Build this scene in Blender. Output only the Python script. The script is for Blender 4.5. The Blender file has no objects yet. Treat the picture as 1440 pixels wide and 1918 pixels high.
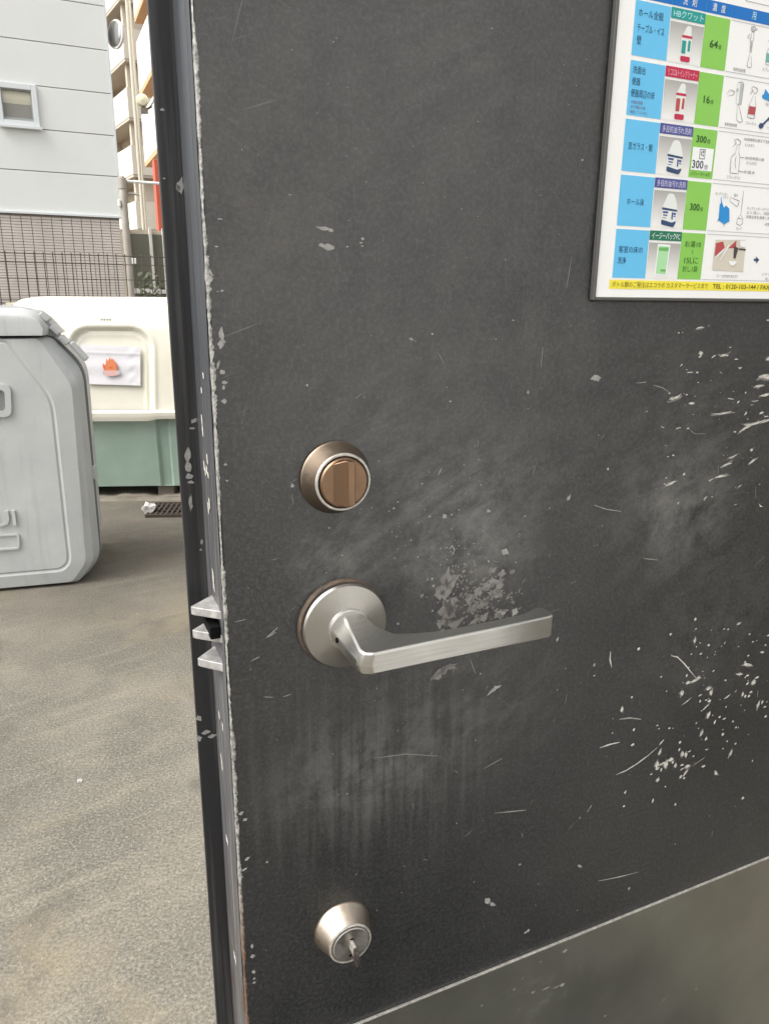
import bpy, bmesh, math, random
from mathutils import Vector, Matrix
random.seed(7)
R = math.radians
SC = bpy.context.scene
COL = SC.collection
CAM_H = 1.2

# ------------------------------------------------------------------ camera
FPX = 1407.0                                   # focal length for a picture 1440 wide
CX, CY = 720.0, 959.0
# rows: world X, Y, Z axes written in camera axes (right, down, forward)
W = Matrix(((0.99996838, 0.00795173, 0.0),
            (0.00215770, -0.27134146, 0.96248073),
            (0.00765339, -0.96245030, -0.27135004)))
cam_d = bpy.data.cameras.new('camera')
cam = bpy.data.objects.new('camera', cam_d)
COL.objects.link(cam)
cam_d.sensor_fit = 'VERTICAL'
cam_d.sensor_height = 36.0
cam_d.lens = 36.0 * FPX / 1918.0
cam_d.clip_start = 0.02
cam_d.clip_end = 2000
rot = W @ Matrix(((1, 0, 0), (0, -1, 0), (0, 0, -1)))
cam.matrix_world = Matrix.Translation((0, 0, CAM_H)) @ rot.to_4x4()
SC.camera = cam

# ------------------------------------------------------------------ sky and sun (bright overcast)
SUN_EL, SUN_AZ = 52.0, 238.0                   # azimuth clockwise from +Y (the way the camera looks)
wd = bpy.data.worlds.new('World')
SC.world = wd
wd.use_nodes = True
wn = wd.node_tree
wn.nodes.clear()
sky = wn.nodes.new('ShaderNodeTexSky')
sky.sky_type = 'NISHITA'
sky.sun_disc = False
sky.sun_elevation = R(SUN_EL)
sky.sun_rotation = R(SUN_AZ)
sky.air_density = 1.0
sky.dust_density = 5.0
sky.ozone_density = 1.0
hs = wn.nodes.new('ShaderNodeHueSaturation')
hs.inputs['Saturation'].default_value = 0.06
bg = wn.nodes.new('ShaderNodeBackground')
bg.inputs['Strength'].default_value = 0.15
wo = wn.nodes.new('ShaderNodeOutputWorld')
wn.links.new(sky.outputs[0], hs.inputs['Color'])
wn.links.new(hs.outputs[0], bg.inputs['Color'])
wn.links.new(bg.outputs[0], wo.inputs['Surface'])

sun_d = bpy.data.lights.new('sun', 'SUN')
sun_d.energy = 1.1
sun_d.angle = R(35)
sun_d.color = (1.0, 0.96, 0.90)
sun = bpy.data.objects.new('sun', sun_d)
COL.objects.link(sun)
sdir = Vector((math.sin(R(SUN_AZ)) * math.cos(R(SUN_EL)), math.cos(R(SUN_AZ)) * math.cos(R(SUN_EL)), math.sin(R(SUN_EL))))
sun.rotation_euler = sdir.to_track_quat('Z', 'Y').to_euler()

SC.view_settings.view_transform = 'Standard'
SC.view_settings.look = 'None'
SC.view_settings.gamma = 1.0
SC.view_settings.exposure = 0.95
SC.render.film_transparent = False
SC.cycles.max_bounces = 6
SC.cycles.diffuse_bounces = 3
SC.cycles.use_denoising = True

# ------------------------------------------------------------------ helpers
def wray(px, py):
    return W @ Vector((px - CX, py - CY, FPX))

def onplane(px, py, o, ang):
    """sight line of a photo point met with an upright plane through o (x, y) turned by ang degrees: (along, height)"""
    a = R(ang); d = wray(px, py)
    nx, ny = -math.sin(a), math.cos(a)
    s = (nx * o[0] + ny * o[1]) / (nx * d.x + ny * d.y)
    p = d * s
    return ((p.x - o[0]) * math.cos(a) + (p.y - o[1]) * math.sin(a), p.z + CAM_H)

DOOR_O = (-0.02506, 0.41518)
DOOR_A = 24.371
DOOR_Z = CAM_H - 0.18571
def D(px, py, depth=0.0):
    """photo point -> door face coordinates in metres (x along the door, z up), handle axis at 0, 0"""
    a = R(DOOR_A)
    o = (DOOR_O[0] - math.sin(a) * depth, DOOR_O[1] + math.cos(a) * depth)
    x, z = onplane(px, py, o, DOOR_A)
    return (x, z - DOOR_Z)

class MB:
    def __init__(s): s.v = []; s.f = []; s.mi = []
    def face(s, pts, m=0):
        b = len(s.v); s.v += [tuple(p) for p in pts]; s.f.append(tuple(range(b, b + len(pts)))); s.mi.append(m)
    def mesh(s, vs, fs, m=0):
        b = len(s.v); s.v += [tuple(p) for p in vs]
        for f in fs: s.f.append(tuple(i + b for i in f)); s.mi.append(m)
    def box(s, x0, x1, y0, y1, z0, z1, m=0):
        s.mesh([(x0,y0,z0),(x1,y0,z0),(x1,y1,z0),(x0,y1,z0),(x0,y0,z1),(x1,y0,z1),(x1,y1,z1),(x0,y1,z1)],
               [(0,3,2,1),(4,5,6,7),(0,1,5,4),(1,2,6,5),(2,3,7,6),(3,0,4,7)], m)
    def loft(s, loops, cap0=True, cap1=True, close=True):
        b = len(s.v); n = len(loops[0])
        for l in loops: s.v += [tuple(p) for p in l]
        for i in range(len(loops) - 1):
            for j in range(n if close else n - 1):
                k = (j + 1) % n
                s.f.append((b+i*n+j, b+i*n+k, b+(i+1)*n+k, b+(i+1)*n+j)); s.mi.append(0)
        if cap0: s.f.append(tuple(b + j for j in reversed(range(n)))); s.mi.append(0)
        if cap1: s.f.append(tuple(b + (len(loops)-1)*n + j for j in range(n))); s.mi.append(0)
    def lathe(s, prof, c=(0,0,0), axis='Y', n=64, cap=True):
        """prof: list of (radius, along axis)"""
        loops = []
        for r, a in prof:
            l = []
            for j in range(n):
                t = 2*math.pi*j/n
                if axis == 'Y': l.append((c[0]+r*math.cos(t), c[1]+a, c[2]+r*math.sin(t)))
                else: l.append((c[0]+r*math.cos(t), c[1]+r*math.sin(t), c[2]+a))
            loops.append(l)
        s.loft(loops, cap, cap)
    def tube(s, pts, r, n=10, cap=True):
        loops = []; pts = [Vector(p) for p in pts]
        for i, p in enumerate(pts):
            t = (pts[min(i+1, len(pts)-1)] - pts[max(i-1, 0)]).normalized()
            up = Vector((0,0,1)) if abs(t.z) < .9 else Vector((1,0,0))
            a = t.cross(up).normalized(); b = t.cross(a)
            rr = r[i] if isinstance(r, (list, tuple)) else r
            loops.append([p + (a*math.cos(2*math.pi*j/n) + b*math.sin(2*math.pi*j/n))*rr for j in range(n)])
        s.loft(loops, cap, cap)
    def grid(s, nx, ny, fn):
        b = len(s.v)
        for j in range(ny+1):
            for i in range(nx+1): s.v.append(tuple(fn(i/nx, j/ny)))
        for j in range(ny):
            for i in range(nx):
                a = b + j*(nx+1) + i
                s.f.append((a, a+1, a+nx+2, a+nx+1)); s.mi.append(0)
    def build(s, name, mat, parent=None, smooth=False, bevel=0, seg=2, fix=True, angle=35, kind=None, label=None):
        me = bpy.data.meshes.new(name)
        me.from_pydata(s.v, [], s.f)
        mats = mat if isinstance(mat, (list, tuple)) else [mat]
        for m in mats: me.materials.append(m)
        if len(mats) > 1: me.polygons.foreach_set('material_index', s.mi)
        if fix:
            bm = bmesh.new(); bm.from_mesh(me)
            bmesh.ops.remove_doubles(bm, verts=bm.verts, dist=1e-6)
            bmesh.ops.recalc_face_normals(bm, faces=bm.faces)
            bm.to_mesh(me); bm.free()
        if smooth or bevel:
            me.polygons.foreach_set('use_smooth', [True]*len(me.polygons))
            me.set_sharp_from_angle(angle=R(angle))
        o = bpy.data.objects.new(name, me)
        COL.objects.link(o)
        if parent: o.parent = parent
        if bevel:
            md = o.modifiers.new('bevel', 'BEVEL'); md.width = bevel; md.segments = seg; md.limit_method = 'ANGLE'; md.angle_limit = R(30)
            md.harden_normals = True
        if kind: o['kind'] = kind
        if label: o['label'] = label
        return o

def empty(name, loc=(0,0,0), rz=0):
    o = bpy.data.objects.new(name, None); COL.objects.link(o)
    o.location = loc; o.rotation_euler = (0,0,R(rz)); o.empty_display_size = .1
    return o

def tag(o, label, cat, group=None):
    o['label'] = label; o['category'] = cat
    if group: o['group'] = group
    return o

def round_poly(pts, rad, n=5):
    out = []; N = len(pts)
    for i in range(N):
        p = Vector(pts[i]); a = Vector(pts[i-1]); b = Vector(pts[(i+1) % N])
        r = rad[i] if isinstance(rad, (list, tuple)) else rad
        da = (a-p); db = (b-p)
        r1 = min(r, da.length*.45); r2 = min(r, db.length*.45)
        s = p + da.normalized()*r1; e = p + db.normalized()*r2
        for k in range(n+1):
            t = k/n
            out.append(tuple(s*(1-t)**2 + p*2*t*(1-t) + e*t*t))
    return out

# ------------------------------------------------------------------ materials
def mat(name, col, rough=.6, metal=0, spec=.5):
    m = bpy.data.materials.new(name); m.use_nodes = True
    b = m.node_tree.nodes['Principled BSDF']
    b.inputs['Base Color'].default_value = (*col, 1); b.inputs['Roughness'].default_value = rough
    b.inputs['Metallic'].default_value = metal; b.inputs['Specular IOR Level'].default_value = spec
    return m

class NT:
    """short-hand for node graphs"""
    def __init__(s, m):
        s.t = m.node_tree; s.b = s.t.nodes['Principled BSDF']; s._tc = None
    def n(s, t, **k):
        o = s.t.nodes.new(t)
        for a, v in k.items(): setattr(o, a, v)
        return o
    def l(s, a, b): s.t.links.new(a, b)
    @property
    def obj(s):
        if s._tc is None: s._tc = s.n('ShaderNodeTexCoord')
        return s._tc.outputs['Object']
    def mapping(s, loc=(0,0,0), scale=(1,1,1), rot=(0,0,0), src=None):
        m = s.n('ShaderNodeMapping'); m.inputs['Location'].default_value = loc
        m.inputs['Scale'].default_value = scale; m.inputs['Rotation'].default_value = rot
        s.l(src or s.obj, m.inputs['Vector']); return m.outputs[0]
    def aniso(s, rot, scale, loc=(0,0,0)):
        return s.mapping(loc=loc, scale=scale, src=s.mapping(rot=rot))
    def noise(s, scale, detail=4, rough=.55, src=None, dist=0):
        o = s.n('ShaderNodeTexNoise'); o.inputs['Scale'].default_value = scale; o.inputs['Detail'].default_value = detail
        o.inputs['Roughness'].default_value = rough; o.inputs['Distortion'].default_value = dist
        s.l(src or s.obj, o.inputs['Vector']); return o.outputs['Fac']
    def ramp(s, f, stops):
        r = s.n('ShaderNodeValToRGB'); e = r.color_ramp.elements
        while len(e) < len(stops): e.new(.5)
        for q, (p, c) in zip(e, stops):
            q.position = p; q.color = (c, c, c, 1) if isinstance(c, (int, float)) else (*c, 1)
        s.l(f, r.inputs[0]); return r.outputs[0]
    def mix(s, f, a, b, mode='MIX'):
        m = s.n('ShaderNodeMix'); m.data_type = 'RGBA'; m.blend_type = mode
        for sock, v in ((m.inputs[0], f), (m.inputs[6], a), (m.inputs[7], b)):
            if isinstance(v, (int, float)): sock.default_value = v if sock == m.inputs[0] else (v, v, v, 1)
            elif isinstance(v, tuple): sock.default_value = (*v, 1)
            else: s.l(v, sock)
        return m.outputs[2]
    def math(s, op, a, b=0.0, clamp=False):
        m = s.n('ShaderNodeMath'); m.operation = op; m.use_clamp = clamp
        for sock, v in ((m.inputs[0], a), (m.inputs[1], b)):
            if isinstance(v, (int, float)): sock.default_value = v
            else: s.l(v, sock)
        return m.outputs[0]
    def bump(s, f, strength=.2, dist=.001):
        b = s.n('ShaderNodeBump'); b.inputs['Strength'].default_value = strength; b.inputs['Distance'].default_value = dist
        s.l(f, b.inputs['Height']); s.l(b.outputs[0], s.b.inputs['Normal'])
    def ellipse(s, cx, cz, rx, rz, soft=1.0):
        """soft round mask on the door face, 1 in the middle"""
        v = s.mapping(loc=(-cx/rx, 0, -cz/rz), scale=(1/rx, 0, 1/rz))
        ln = s.n('ShaderNodeVectorMath'); ln.operation = 'LENGTH'; s.l(v, ln.inputs[0])
        mr = s.n('ShaderNodeMapRange'); mr.interpolation_type = 'SMOOTHSTEP'
        mr.inputs['From Min'].default_value = 1.0; mr.inputs['From Max'].default_value = 1.0 - soft
        s.l(ln.outputs['Value'], mr.inputs['Value']); return mr.outputs[0]
    def col(s, c): s.l(c, s.b.inputs['Base Color'])
    def rough(s, c): s.l(c, s.b.inputs['Roughness'])

def varied(name, c0, c1, scale=6, rough=.6, detail=5, bump=0, bscale=200, metal=0, spec=.5, bdist=.001):
    m = mat(name, c0, rough, metal, spec); t = NT(m)
    t.col(t.mix(t.ramp(t.noise(scale, detail), [(.3, 0.0), (.7, 1.0)]), c0, c1))
    if bump: t.bump(t.noise(bscale, 3), bump, bdist)
    return m

M = {}
# --- door paint
def door_paint():
    m = mat('door_paint', (.03,.03,.03), .45, 0, .9); t = NT(m)
    base = t.mix(t.ramp(t.noise(8, 7, .66), [(.36, 0.0), (.64, 1.0)]), (.0050,.0058,.0068), (.0150,.0153,.0152))
    fine = t.ramp(t.noise(380, 4, .85), [(.46, 0.0), (.68, 1.0)])
    base = t.mix(t.math('MULTIPLY', fine, .54), base, (.078,.079,.078))
    cloud = t.ramp(t.noise(34, 8, .78), [(.40, 0.0), (.62, 1.0)])
    wisp = t.ramp(t.noise(1.0, 6, .72, t.aniso((0, .5, 0), (30, 1, 75))), [(.44, 0.0), (.64, 1.0)])
    # rubbed pale clouds of dust and grease
    for (px, py, rx, rz, k, q) in ((870, 1040, .080, .050, .75, 0), (640, 1060, .050, .048, .50, 1), (1270, 950, .075, .070, .62, 0), (1290, 900, .13, .14, .28, 1), (690, 1440, .10, .060, .60, 0),
                                   (860, 940, .12, .065, .42, 1), (1000, 700, .17, .22, .16, 0), (820, 1360, .15, .08, .30, 1), (1330, 1180, .12, .1, .22, 0), (700, 800, .10, .10, .16, 1), (560, 300, .12, .2, .12, 0), (880, 130, .1, .1, .14, 1)):
        c = D(px, py)
        e = t.math('MULTIPLY', t.ellipse(c[0], c[1], rx, rz), wisp if q else cloud)
        base = t.mix(t.math('MULTIPLY', e, k), base, (.175,.172,.162))
    # dark wiped runs under the handle and pale ones between them
    runs = t.noise(1.0, 4, .6, t.mapping(scale=(150, 1, 8)))
    c = D(700, 1480); el = t.ellipse(c[0]+.01, c[1]+.02, .14, .12)
    base = t.mix(t.math('MULTIPLY', t.math('MULTIPLY', el, t.ramp(runs, [(.36, 1.0), (.52, 0.0)])), .45), base, (.115,.112,.104))
    base = t.mix(t.math('MULTIPLY', t.math('MULTIPLY', el, t.ramp(runs, [(.52, 0.0), (.66, 1.0)])), .75), base, (.008,.008,.009))
    # grime smears
    smear = t.ramp(t.noise(22, 6, .7, t.mapping(loc=(4, 0, 9))), [(.50, 0.0), (.66, 1.0)])
    for (px, py, rx, rz, k) in ((960, 1010, .05, .05, .8), (770, 1290, .12, .05, .6), (850, 1400, .1, .08, .55), (1000, 1250, .08, .1, .35)):
        c = D(px, py); base = t.mix(t.math('MULTIPLY', t.math('MULTIPLY', t.ellipse(c[0], c[1], rx, rz), smear), k), base, (.012,.011,.010))
    # brown tinge near the lock edge
    c = D(470, 380); e = t.math('MULTIPLY', t.ellipse(c[0], c[1], .06, .14), cloud)
    base = t.mix(t.math('MULTIPLY', e, .30), base, (.075,.058,.04))
    # hair scratches
    gate = t.ramp(t.noise(8, 3, .6, t.mapping(loc=(5, 0, 2))), [(.48, 0.0), (.66, 1.0)])
    for ang, k in ((.35, .55), (-.45, .45), (1.25, .3)):
        sn = t.noise(1.0, 2, .6, t.aniso((0, ang, 0), (14, 1, 850), (ang*7, 0, 0)))
        base = t.mix(t.math('MULTIPLY', t.math('MULTIPLY', t.ramp(sn, [(.68, 0.0), (.74, 1.0)]), gate), k), base, (.20,.20,.19))
    t.col(base)
    t.rough(t.ramp(t.noise(14, 6, .65), [(.3, .30), (.7, .48)]))
    h = t.math('ADD', t.noise(600, 2, .6), t.math('MULTIPLY', t.noise(60, 3), 1.4))
    t.bump(h, .32, .0006)
    return m
M['door'] = door_paint()
def edge_paint():
    m = mat('edge_paint', (.03,.03,.032), .38); t = NT(m)
    s = t.noise(1.0, 4, .6, t.mapping(scale=(260, 260, 5)))
    c = t.mix(t.ramp(s, [(.45, 0.0), (.7, 1.0)]), (.022,.022,.024), (.075,.072,.07))
    t.col(c); t.bump(s, .25, .0005); return m
M['flange'] = edge_paint()
def edge_strip():
    m = mat('worn_sky_edge', (.2,.2,.2), .38, .15); t = NT(m)
    s = t.noise(1.0, 5, .65, t.mapping(scale=(300, 300, 7)))
    c = t.mix(t.ramp(s, [(.4, 0.0), (.66, 1.0)]), (.055,.058,.064), (.17,.165,.165))
    sp = t.n('ShaderNodeSeparateXYZ'); t.l(t.obj, sp.inputs[0])
    up = t.n('ShaderNodeMapRange'); up.inputs['From Min'].default_value = .05; up.inputs['From Max'].default_value = .16; t.l(sp.outputs['Z'], up.inputs['Value'])
    c = t.mix(t.math('MULTIPLY', up.outputs[0], .75), c, (.040,.045,.053))  # upper part tinted bluish, the sky's reflection put into the colour
    lo = t.n('ShaderNodeMapRange'); lo.inputs['From Min'].default_value = -.15; lo.inputs['From Max'].default_value = -.25; t.l(sp.outputs['Z'], lo.inputs['Value'])
    c = t.mix(t.math('MULTIPLY', t.math('MULTIPLY', lo.outputs[0], .5), t.ramp(t.noise(60, 5), [(.45, 0.0), (.6, 1.0)])), c, (.10,.055,.03))
    t.col(c); t.bump(s, .3, .0006); t.rough(t.ramp(s, [(.3, .28), (.7, .5)])); return m
M['strip'] = edge_strip()
def bare():
    m = mat('bare_corner', (.42,.42,.40), .5, .3); t = NT(m)
    s = t.noise(330, 5, .7)
    c = t.mix(t.ramp(s, [(.35, 0.0), (.6, 1.0)]), (.09,.088,.082), (.46,.45,.42))
    sp = t.n('ShaderNodeSeparateXYZ'); t.l(t.obj, sp.inputs[0])
    lo = t.n('ShaderNodeMapRange'); lo.inputs['From Min'].default_value = -.16; lo.inputs['From Max'].default_value = -.22; t.l(sp.outputs['Z'], lo.inputs['Value'])
    c = t.mix(t.math('MULTIPLY', lo.outputs[0], .85), c, t.mix(s, (.09,.03,.012), (.22,.12,.07)))
    t.col(c); t.bump(s, .25, .0005); return m
M['bare'] = bare()
M['chip_white'] = varied('chip_white', (.66,.64,.57), (.42,.40,.36), 400, .7)
M['chip_grey'] = varied('chip_grey', (.36,.35,.33), (.24,.235,.22), 300, .6)
M['flake'] = varied('flake_primer', (.27,.255,.24), (.15,.142,.134), 70, .6)
M['splash'] = varied('splash', (.26,.255,.225), (.16,.155,.135), 300, .7)
M['scratch'] = mat('scratch', (.30,.29,.27), .6)
def steel(name, c0, c1, rough=.34, stretch=(40, 40, 900), k=.25, tint=None):
    m = mat(name, c0, rough, 1.0); t = NT(m)
    s = t.ramp(t.noise(1.0, 3, .6, t.mapping(scale=stretch)), [(.35, 0.0), (.65, 1.0)])
    g = t.ramp(t.noise(28, 4, .55), [(.25, 0.0), (.8, 1.0)])
    t.col(t.mix(t.math('MULTIPLY', t.math('ADD', t.math('MULTIPLY', g, .6), t.math('MULTIPLY', s, k*2)), 1.0, True), c0, c1))
    t.rough(t.ramp(t.math('ADD', t.math('MULTIPLY', g, .6), t.math('MULTIPLY', s, .4)), [(.1, rough*.85), (.9, rough*1.3)])); return m
def spun(m, an=.75):
    t = NT(m); tg = t.n('ShaderNodeTangent'); tg.direction_type = 'RADIAL'; tg.axis = 'Y'
    t.l(tg.outputs[0], t.b.inputs['Tangent']); t.b.inputs['Anisotropic'].default_value = an; return m
M['steel'] = steel('satin_steel', (.62,.61,.58), (.47,.46,.43), .34, (30, 30, 1600), .25)
M['rose'] = spun(steel('rose_steel', (.46,.445,.41), (.37,.35,.32), .34, (500, 500, 500), .04))
M['bronze'] = steel('worn_bronze', (.26,.165,.105), (.17,.11,.075), .38, (900, 900, 40), .03)
M['bronze_cone'] = spun(steel('bronze_cone', (.42,.33,.25), (.27,.21,.165), .38, (300, 300, 300), .06))
M['nickel'] = spun(steel('nickel_cone', (.50,.425,.35), (.38,.32,.26), .30, (300, 300, 300), .06))
M['worn_ring'] = varied('worn_ring', (.62,.60,.55), (.36,.34,.31), 260, .42, metal=.6)
M['rust'] = varied('rust_ring', (.045,.034,.027), (.12,.082,.058), 220, .7, bump=.5, bscale=400)
M['black'] = mat('black_hole', (.004,.004,.004), .8, 0, .1)
M['latch'] = varied('latch_zinc', (.54,.53,.51), (.28,.27,.26), 170, .42, metal=.4)
def kick():
    m = mat('kick_plate_steel', (.3,.29,.26), .42, .85); t = NT(m)
    g = t.ramp(t.noise(7, 5, .6), [(.3, 0.0), (.75, 1.0)])
    c = t.mix(g, (.23,.228,.195), (.33,.325,.28))
    e = D(1010, 1860); mk = t.math('MULTIPLY', t.ellipse(e[0], e[1], .08, .035), t.ramp(t.noise(60, 5, .65), [(.5, 0.0), (.7, 1.0)]))
    t.col(t.mix(t.math('MULTIPLY', mk, .5), c, (.5,.5,.46)))
    t.rough(t.ramp(t.noise(11, 4), [(.3, .28), (.7, .42)])); t.bump(t.noise(500, 2), .05, .0004); return m
M['kick'] = kick()
# --- print colours
for k_, c_ in dict(paper=(.86,.855,.84), blue=(.13,.50,.80), header=(.0,.15,.50), green=(.24,.55,.09), teal=(.01,.30,.27), red=(.50,.02,.07), purple=(.07,.08,.28),
                   dgreen=(.01,.17,.09), yellow=(.86,.74,.06), ink=(.02,.035,.05), inkblue=(.01,.06,.13), inkgreen=(.02,.08,.015), white=(.85,.86,.86), cyan=(.5,.82,.86), pink=(.85,.42,.48), rim=(.48,.50,.50),
                   bottle=(.74,.77,.73), lilac=(.66,.64,.82), navy=(.03,.06,.15), sachet=(.40,.70,.38), sachet2=(.15,.44,.12), photo=(.56,.55,.53), photow=(.80,.80,.78), glove=(.02,.26,.62),
                   line=(.20,.20,.19), redp=(.45,.07,.07), beige=(.62,.57,.48), dark=(.06,.05,.05), tealb=(.12,.45,.40), smalltxt=(.20,.10,.22), yink=(.14,.13,.01)).items():
    M['p_' + k_] = mat('print_' + k_, c_, .35, 0, .4)
def photo_bg():
    m = mat('print_photo_back', (.5,.5,.5), .35); t = NT(m)
    g = t.n('ShaderNodeTexCoord')
    sp = t.n('ShaderNodeSeparateXYZ'); t.l(g.outputs['Generated'], sp.inputs[0])
    t.col(t.ramp(sp.outputs['Z'], [(.1, (.80,.79,.77)), (.95, (.40,.39,.37))])); return m
M['p_photobg'] = photo_bg()
M['frame'] = mat('poster_frame', (.085,.083,.077), .3)
# --- yard
def ground_mat():
    m = mat('yard_concrete', (0.174,0.161,0.132), .85, 0, .3); t = NT(m)
    b = t.mix(t.ramp(t.noise(1.1, 7, .6, dist=.6), [(.36, 0.0), (.64, 1.0)]), (0.139,0.128,0.106), (0.215,0.197,0.161))
    b = t.mix(t.math('MULTIPLY', t.ramp(t.noise(3.0, 7, .68, t.mapping(loc=(2, 8, 0))), [(.48, 0.0), (.64, 1.0)]), .55), b, (0.258,0.232,0.183))
    b = t.mix(t.math('MULTIPLY', t.ramp(t.noise(1.9, 6, .62, t.mapping(loc=(7, 3, 0))), [(.48, 0.0), (.62, 1.0)]), .55), b, (0.106,0.100,0.085))
    sp = t.noise(150, 4, .78)
    b = t.mix(t.math('MULTIPLY', t.ramp(sp, [(.52, 0.0), (.61, 1.0)]), .62), b, (0.334,0.307,0.252))
    b = t.mix(t.math('MULTIPLY', t.ramp(sp, [(.39, 1.0), (.48, 0.0)]), .60), b, (0.070,0.065,0.053))
    v = t.n('ShaderNodeTexVoronoi'); v.inputs['Scale'].default_value = 75; t.l(t.obj, v.inputs['Vector'])
    grit = t.ramp(v.outputs['Distance'], [(.08, 1.0), (.17, 0.0)])
    sel = t.ramp(t.noise(31, 2), [(.52, 0.0), (.58, 1.0)])
    b = t.mix(t.math('MULTIPLY', t.math('MULTIPLY', grit, sel), .65), b, (0.424,0.393,0.334))
    # ochre rain stains and darker oil patches
    b = t.mix(t.math('MULTIPLY', t.ramp(t.noise(2.4, 6, .6, t.mapping(loc=(11, 5, 0))), [(.54, 0.0), (.68, 1.0)]), .40), b, (0.301,0.246,0.148))
    b = t.mix(t.math('MULTIPLY', t.ramp(t.noise(4.2, 7, .7, t.mapping(loc=(1, 17, 0))), [(.55, 0.0), (.66, 1.0)]), .45), b, (0.085,0.078,0.065))
    # tracks dragged across the yard
    tr = t.ramp(t.noise(1.0, 6, .7, t.aniso((0, 0, R(-38)), (1.6, 15, 1))), [(.52, 0.0), (.66, 1.0)])
    b = t.mix(t.math('MULTIPLY', t.math('MULTIPLY', tr, t.ramp(sp, [(.40, .2), (.60, 1.0)])), .5), b, (0.334,0.303,0.233))
    # a grimy belt by the bins
    sx = t.n('ShaderNodeSeparateXYZ'); t.l(t.obj, sx.inputs[0])
    mr = t.n('ShaderNodeMapRange'); mr.interpolation_type = 'SMOOTHSTEP'; mr.inputs['From Min'].default_value = 2.3; mr.inputs['From Max'].default_value = 3.6
    t.l(t.math('ADD', sx.outputs['Y'], t.math('MULTIPLY', t.noise(2.2, 6, .65), 1.2)), mr.inputs['Value'])
    b = t.mix(t.math('MULTIPLY', mr.outputs[0], .42), b, (0.081,0.067,0.051))
    t.col(b)
    t.bump(t.math('ADD', sp, t.math('MULTIPLY', t.noise(30, 4), .9)), .55, .005); return m
M['ground'] = ground_mat()
def bin_mat():
    m = mat('bin_plastic', (.46,.48,.48), .5); t = NT(m)
    b = t.mix(t.ramp(t.noise(5, 6, .6), [(.35, 0.0), (.65, 1.0)]), (.44,.455,.45), (.51,.52,.51))
    dr = t.ramp(t.noise(1.0, 5, .65, t.mapping(scale=(26, 26, 2.2))), [(.54, 0.0), (.72, 1.0)])
    b = t.mix(t.math('MULTIPLY', dr, .28), b, (.27,.265,.24))
    b = t.mix(t.math('MULTIPLY', t.ramp(t.noise(140, 3, .7), [(.66, 0.0), (.72, 1.0)]), .35), b, (.28,.27,.25))
    sc_ = t.noise(1.0, 2, .6, t.aniso((0, .6, 0), (7, 7, 300)))
    b = t.mix(t.math('MULTIPLY', t.ramp(sc_, [(.68, 0.0), (.74, 1.0)]), .4), b, (.62,.63,.62))
    t.col(b); t.rough(t.ramp(t.noise(9, 4), [(.3, .42), (.7, .58)])); t.bump(t.noise(260, 3), .08, .001); return m
M['bin'] = bin_mat()
M['bin_seam'] = mat('bin_seam', (.20,.205,.20), .7)
M['frp'] = varied('white_frp', (.78,.755,.66), (.68,.645,.52), 3, .38)
M['frp_green'] = varied('green_frp', (.27,.365,.30), (.35,.44,.37), 5, .42)
M['letter'] = mat('paper_sheet', (.70,.68,.70), .85, 0, .2)
M['flame'] = mat('print_orange', (.66,.22,.10), .85, 0, .2)
M['flame2'] = mat('print_dark_orange', (.58,.12,.04), .5)
M['log'] = mat('print_pink_band', (.66,.40,.38), .5)
M['fence'] = mat('fence_wire', (.075,.06,.05), .5)
M['siding'] = varied('pale_siding', (.74,.76,.735), (.78,.80,.77), 2, .5, bump=.05, bscale=60)
M['joint'] = mat('joint_grey', (.34,.36,.35), .8)
M['tile'] = varied('brown_tile', (.58,.52,.47), (.68,.62,.57), 3, .5)
M['tile_joint'] = mat('tile_joint', (.26,.235,.21), .9)
M['alu'] = mat('white_alu', (.72,.75,.76), .35, .1)
def glassy():
    m = mat('window_glass', (.16,.16,.12), .12, 0, .6); return m
M['glass'] = glassy()
M['pane_top'] = mat('cream_sheet', (.80,.76,.55), .6)
M['pane_dark'] = mat('olive_sheet', (.17,.165,.12), .8)
M['clear'] = mat('clear_pane', (.9,.9,.88), .05); M['clear'].node_tree.nodes['Principled BSDF'].inputs['Alpha'].default_value = .22
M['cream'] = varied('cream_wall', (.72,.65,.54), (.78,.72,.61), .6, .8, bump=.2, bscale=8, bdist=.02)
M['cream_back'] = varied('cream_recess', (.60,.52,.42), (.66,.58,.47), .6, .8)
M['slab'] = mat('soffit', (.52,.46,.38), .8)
M['white_wall'] = mat('white_parapet', (.82,.81,.78), .7)
M['peach'] = mat('peach_soffit', (.72,.42,.22), .8)
M['redcol'] = mat('red_column', (.58,.13,.08), .6)
M['post'] = varied('grey_post', (.34,.31,.265), (.42,.385,.33), 8, .6)
M['pipe'] = mat('cream_pipe', (.68,.63,.52), .6)
M['shrub'] = varied('shrub_leaf', (.10,.12,.07), (.17,.19,.12), 3, .7)
M['grate'] = mat('rusty_grate', (.07,.05,.04), .7)
M['scrap'] = mat('paper_scrap', (.52,.50,.47), .8)
M['grit'] = varied('grit', (.50,.46,.39), (.20,.18,.15), 40, .9)
M['kerb'] = varied('dirty_concrete', (.16,.14,.11), (.25,.22,.18), 9, .9, bump=.4, bscale=60, bdist=.004)
M['wall_reflected'] = varied('reflected_wall', (.66,.655,.64), (.72,.715,.70), 3, .8)

# ================================================================== the setting
g = MB(); g.grid(40, 40, lambda u, v: (-60 + 120*u, -20 + 140*v, 0))
go = g.build('ground', M['ground']); go['kind'] = 'structure'
far = MB(); far.face([(-900,-900,-.03),(900,-900,-.03),(900,900,-.03),(-900,900,-.03)])
fo = far.build('terrain', M['ground']); fo['kind'] = 'structure'

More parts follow.
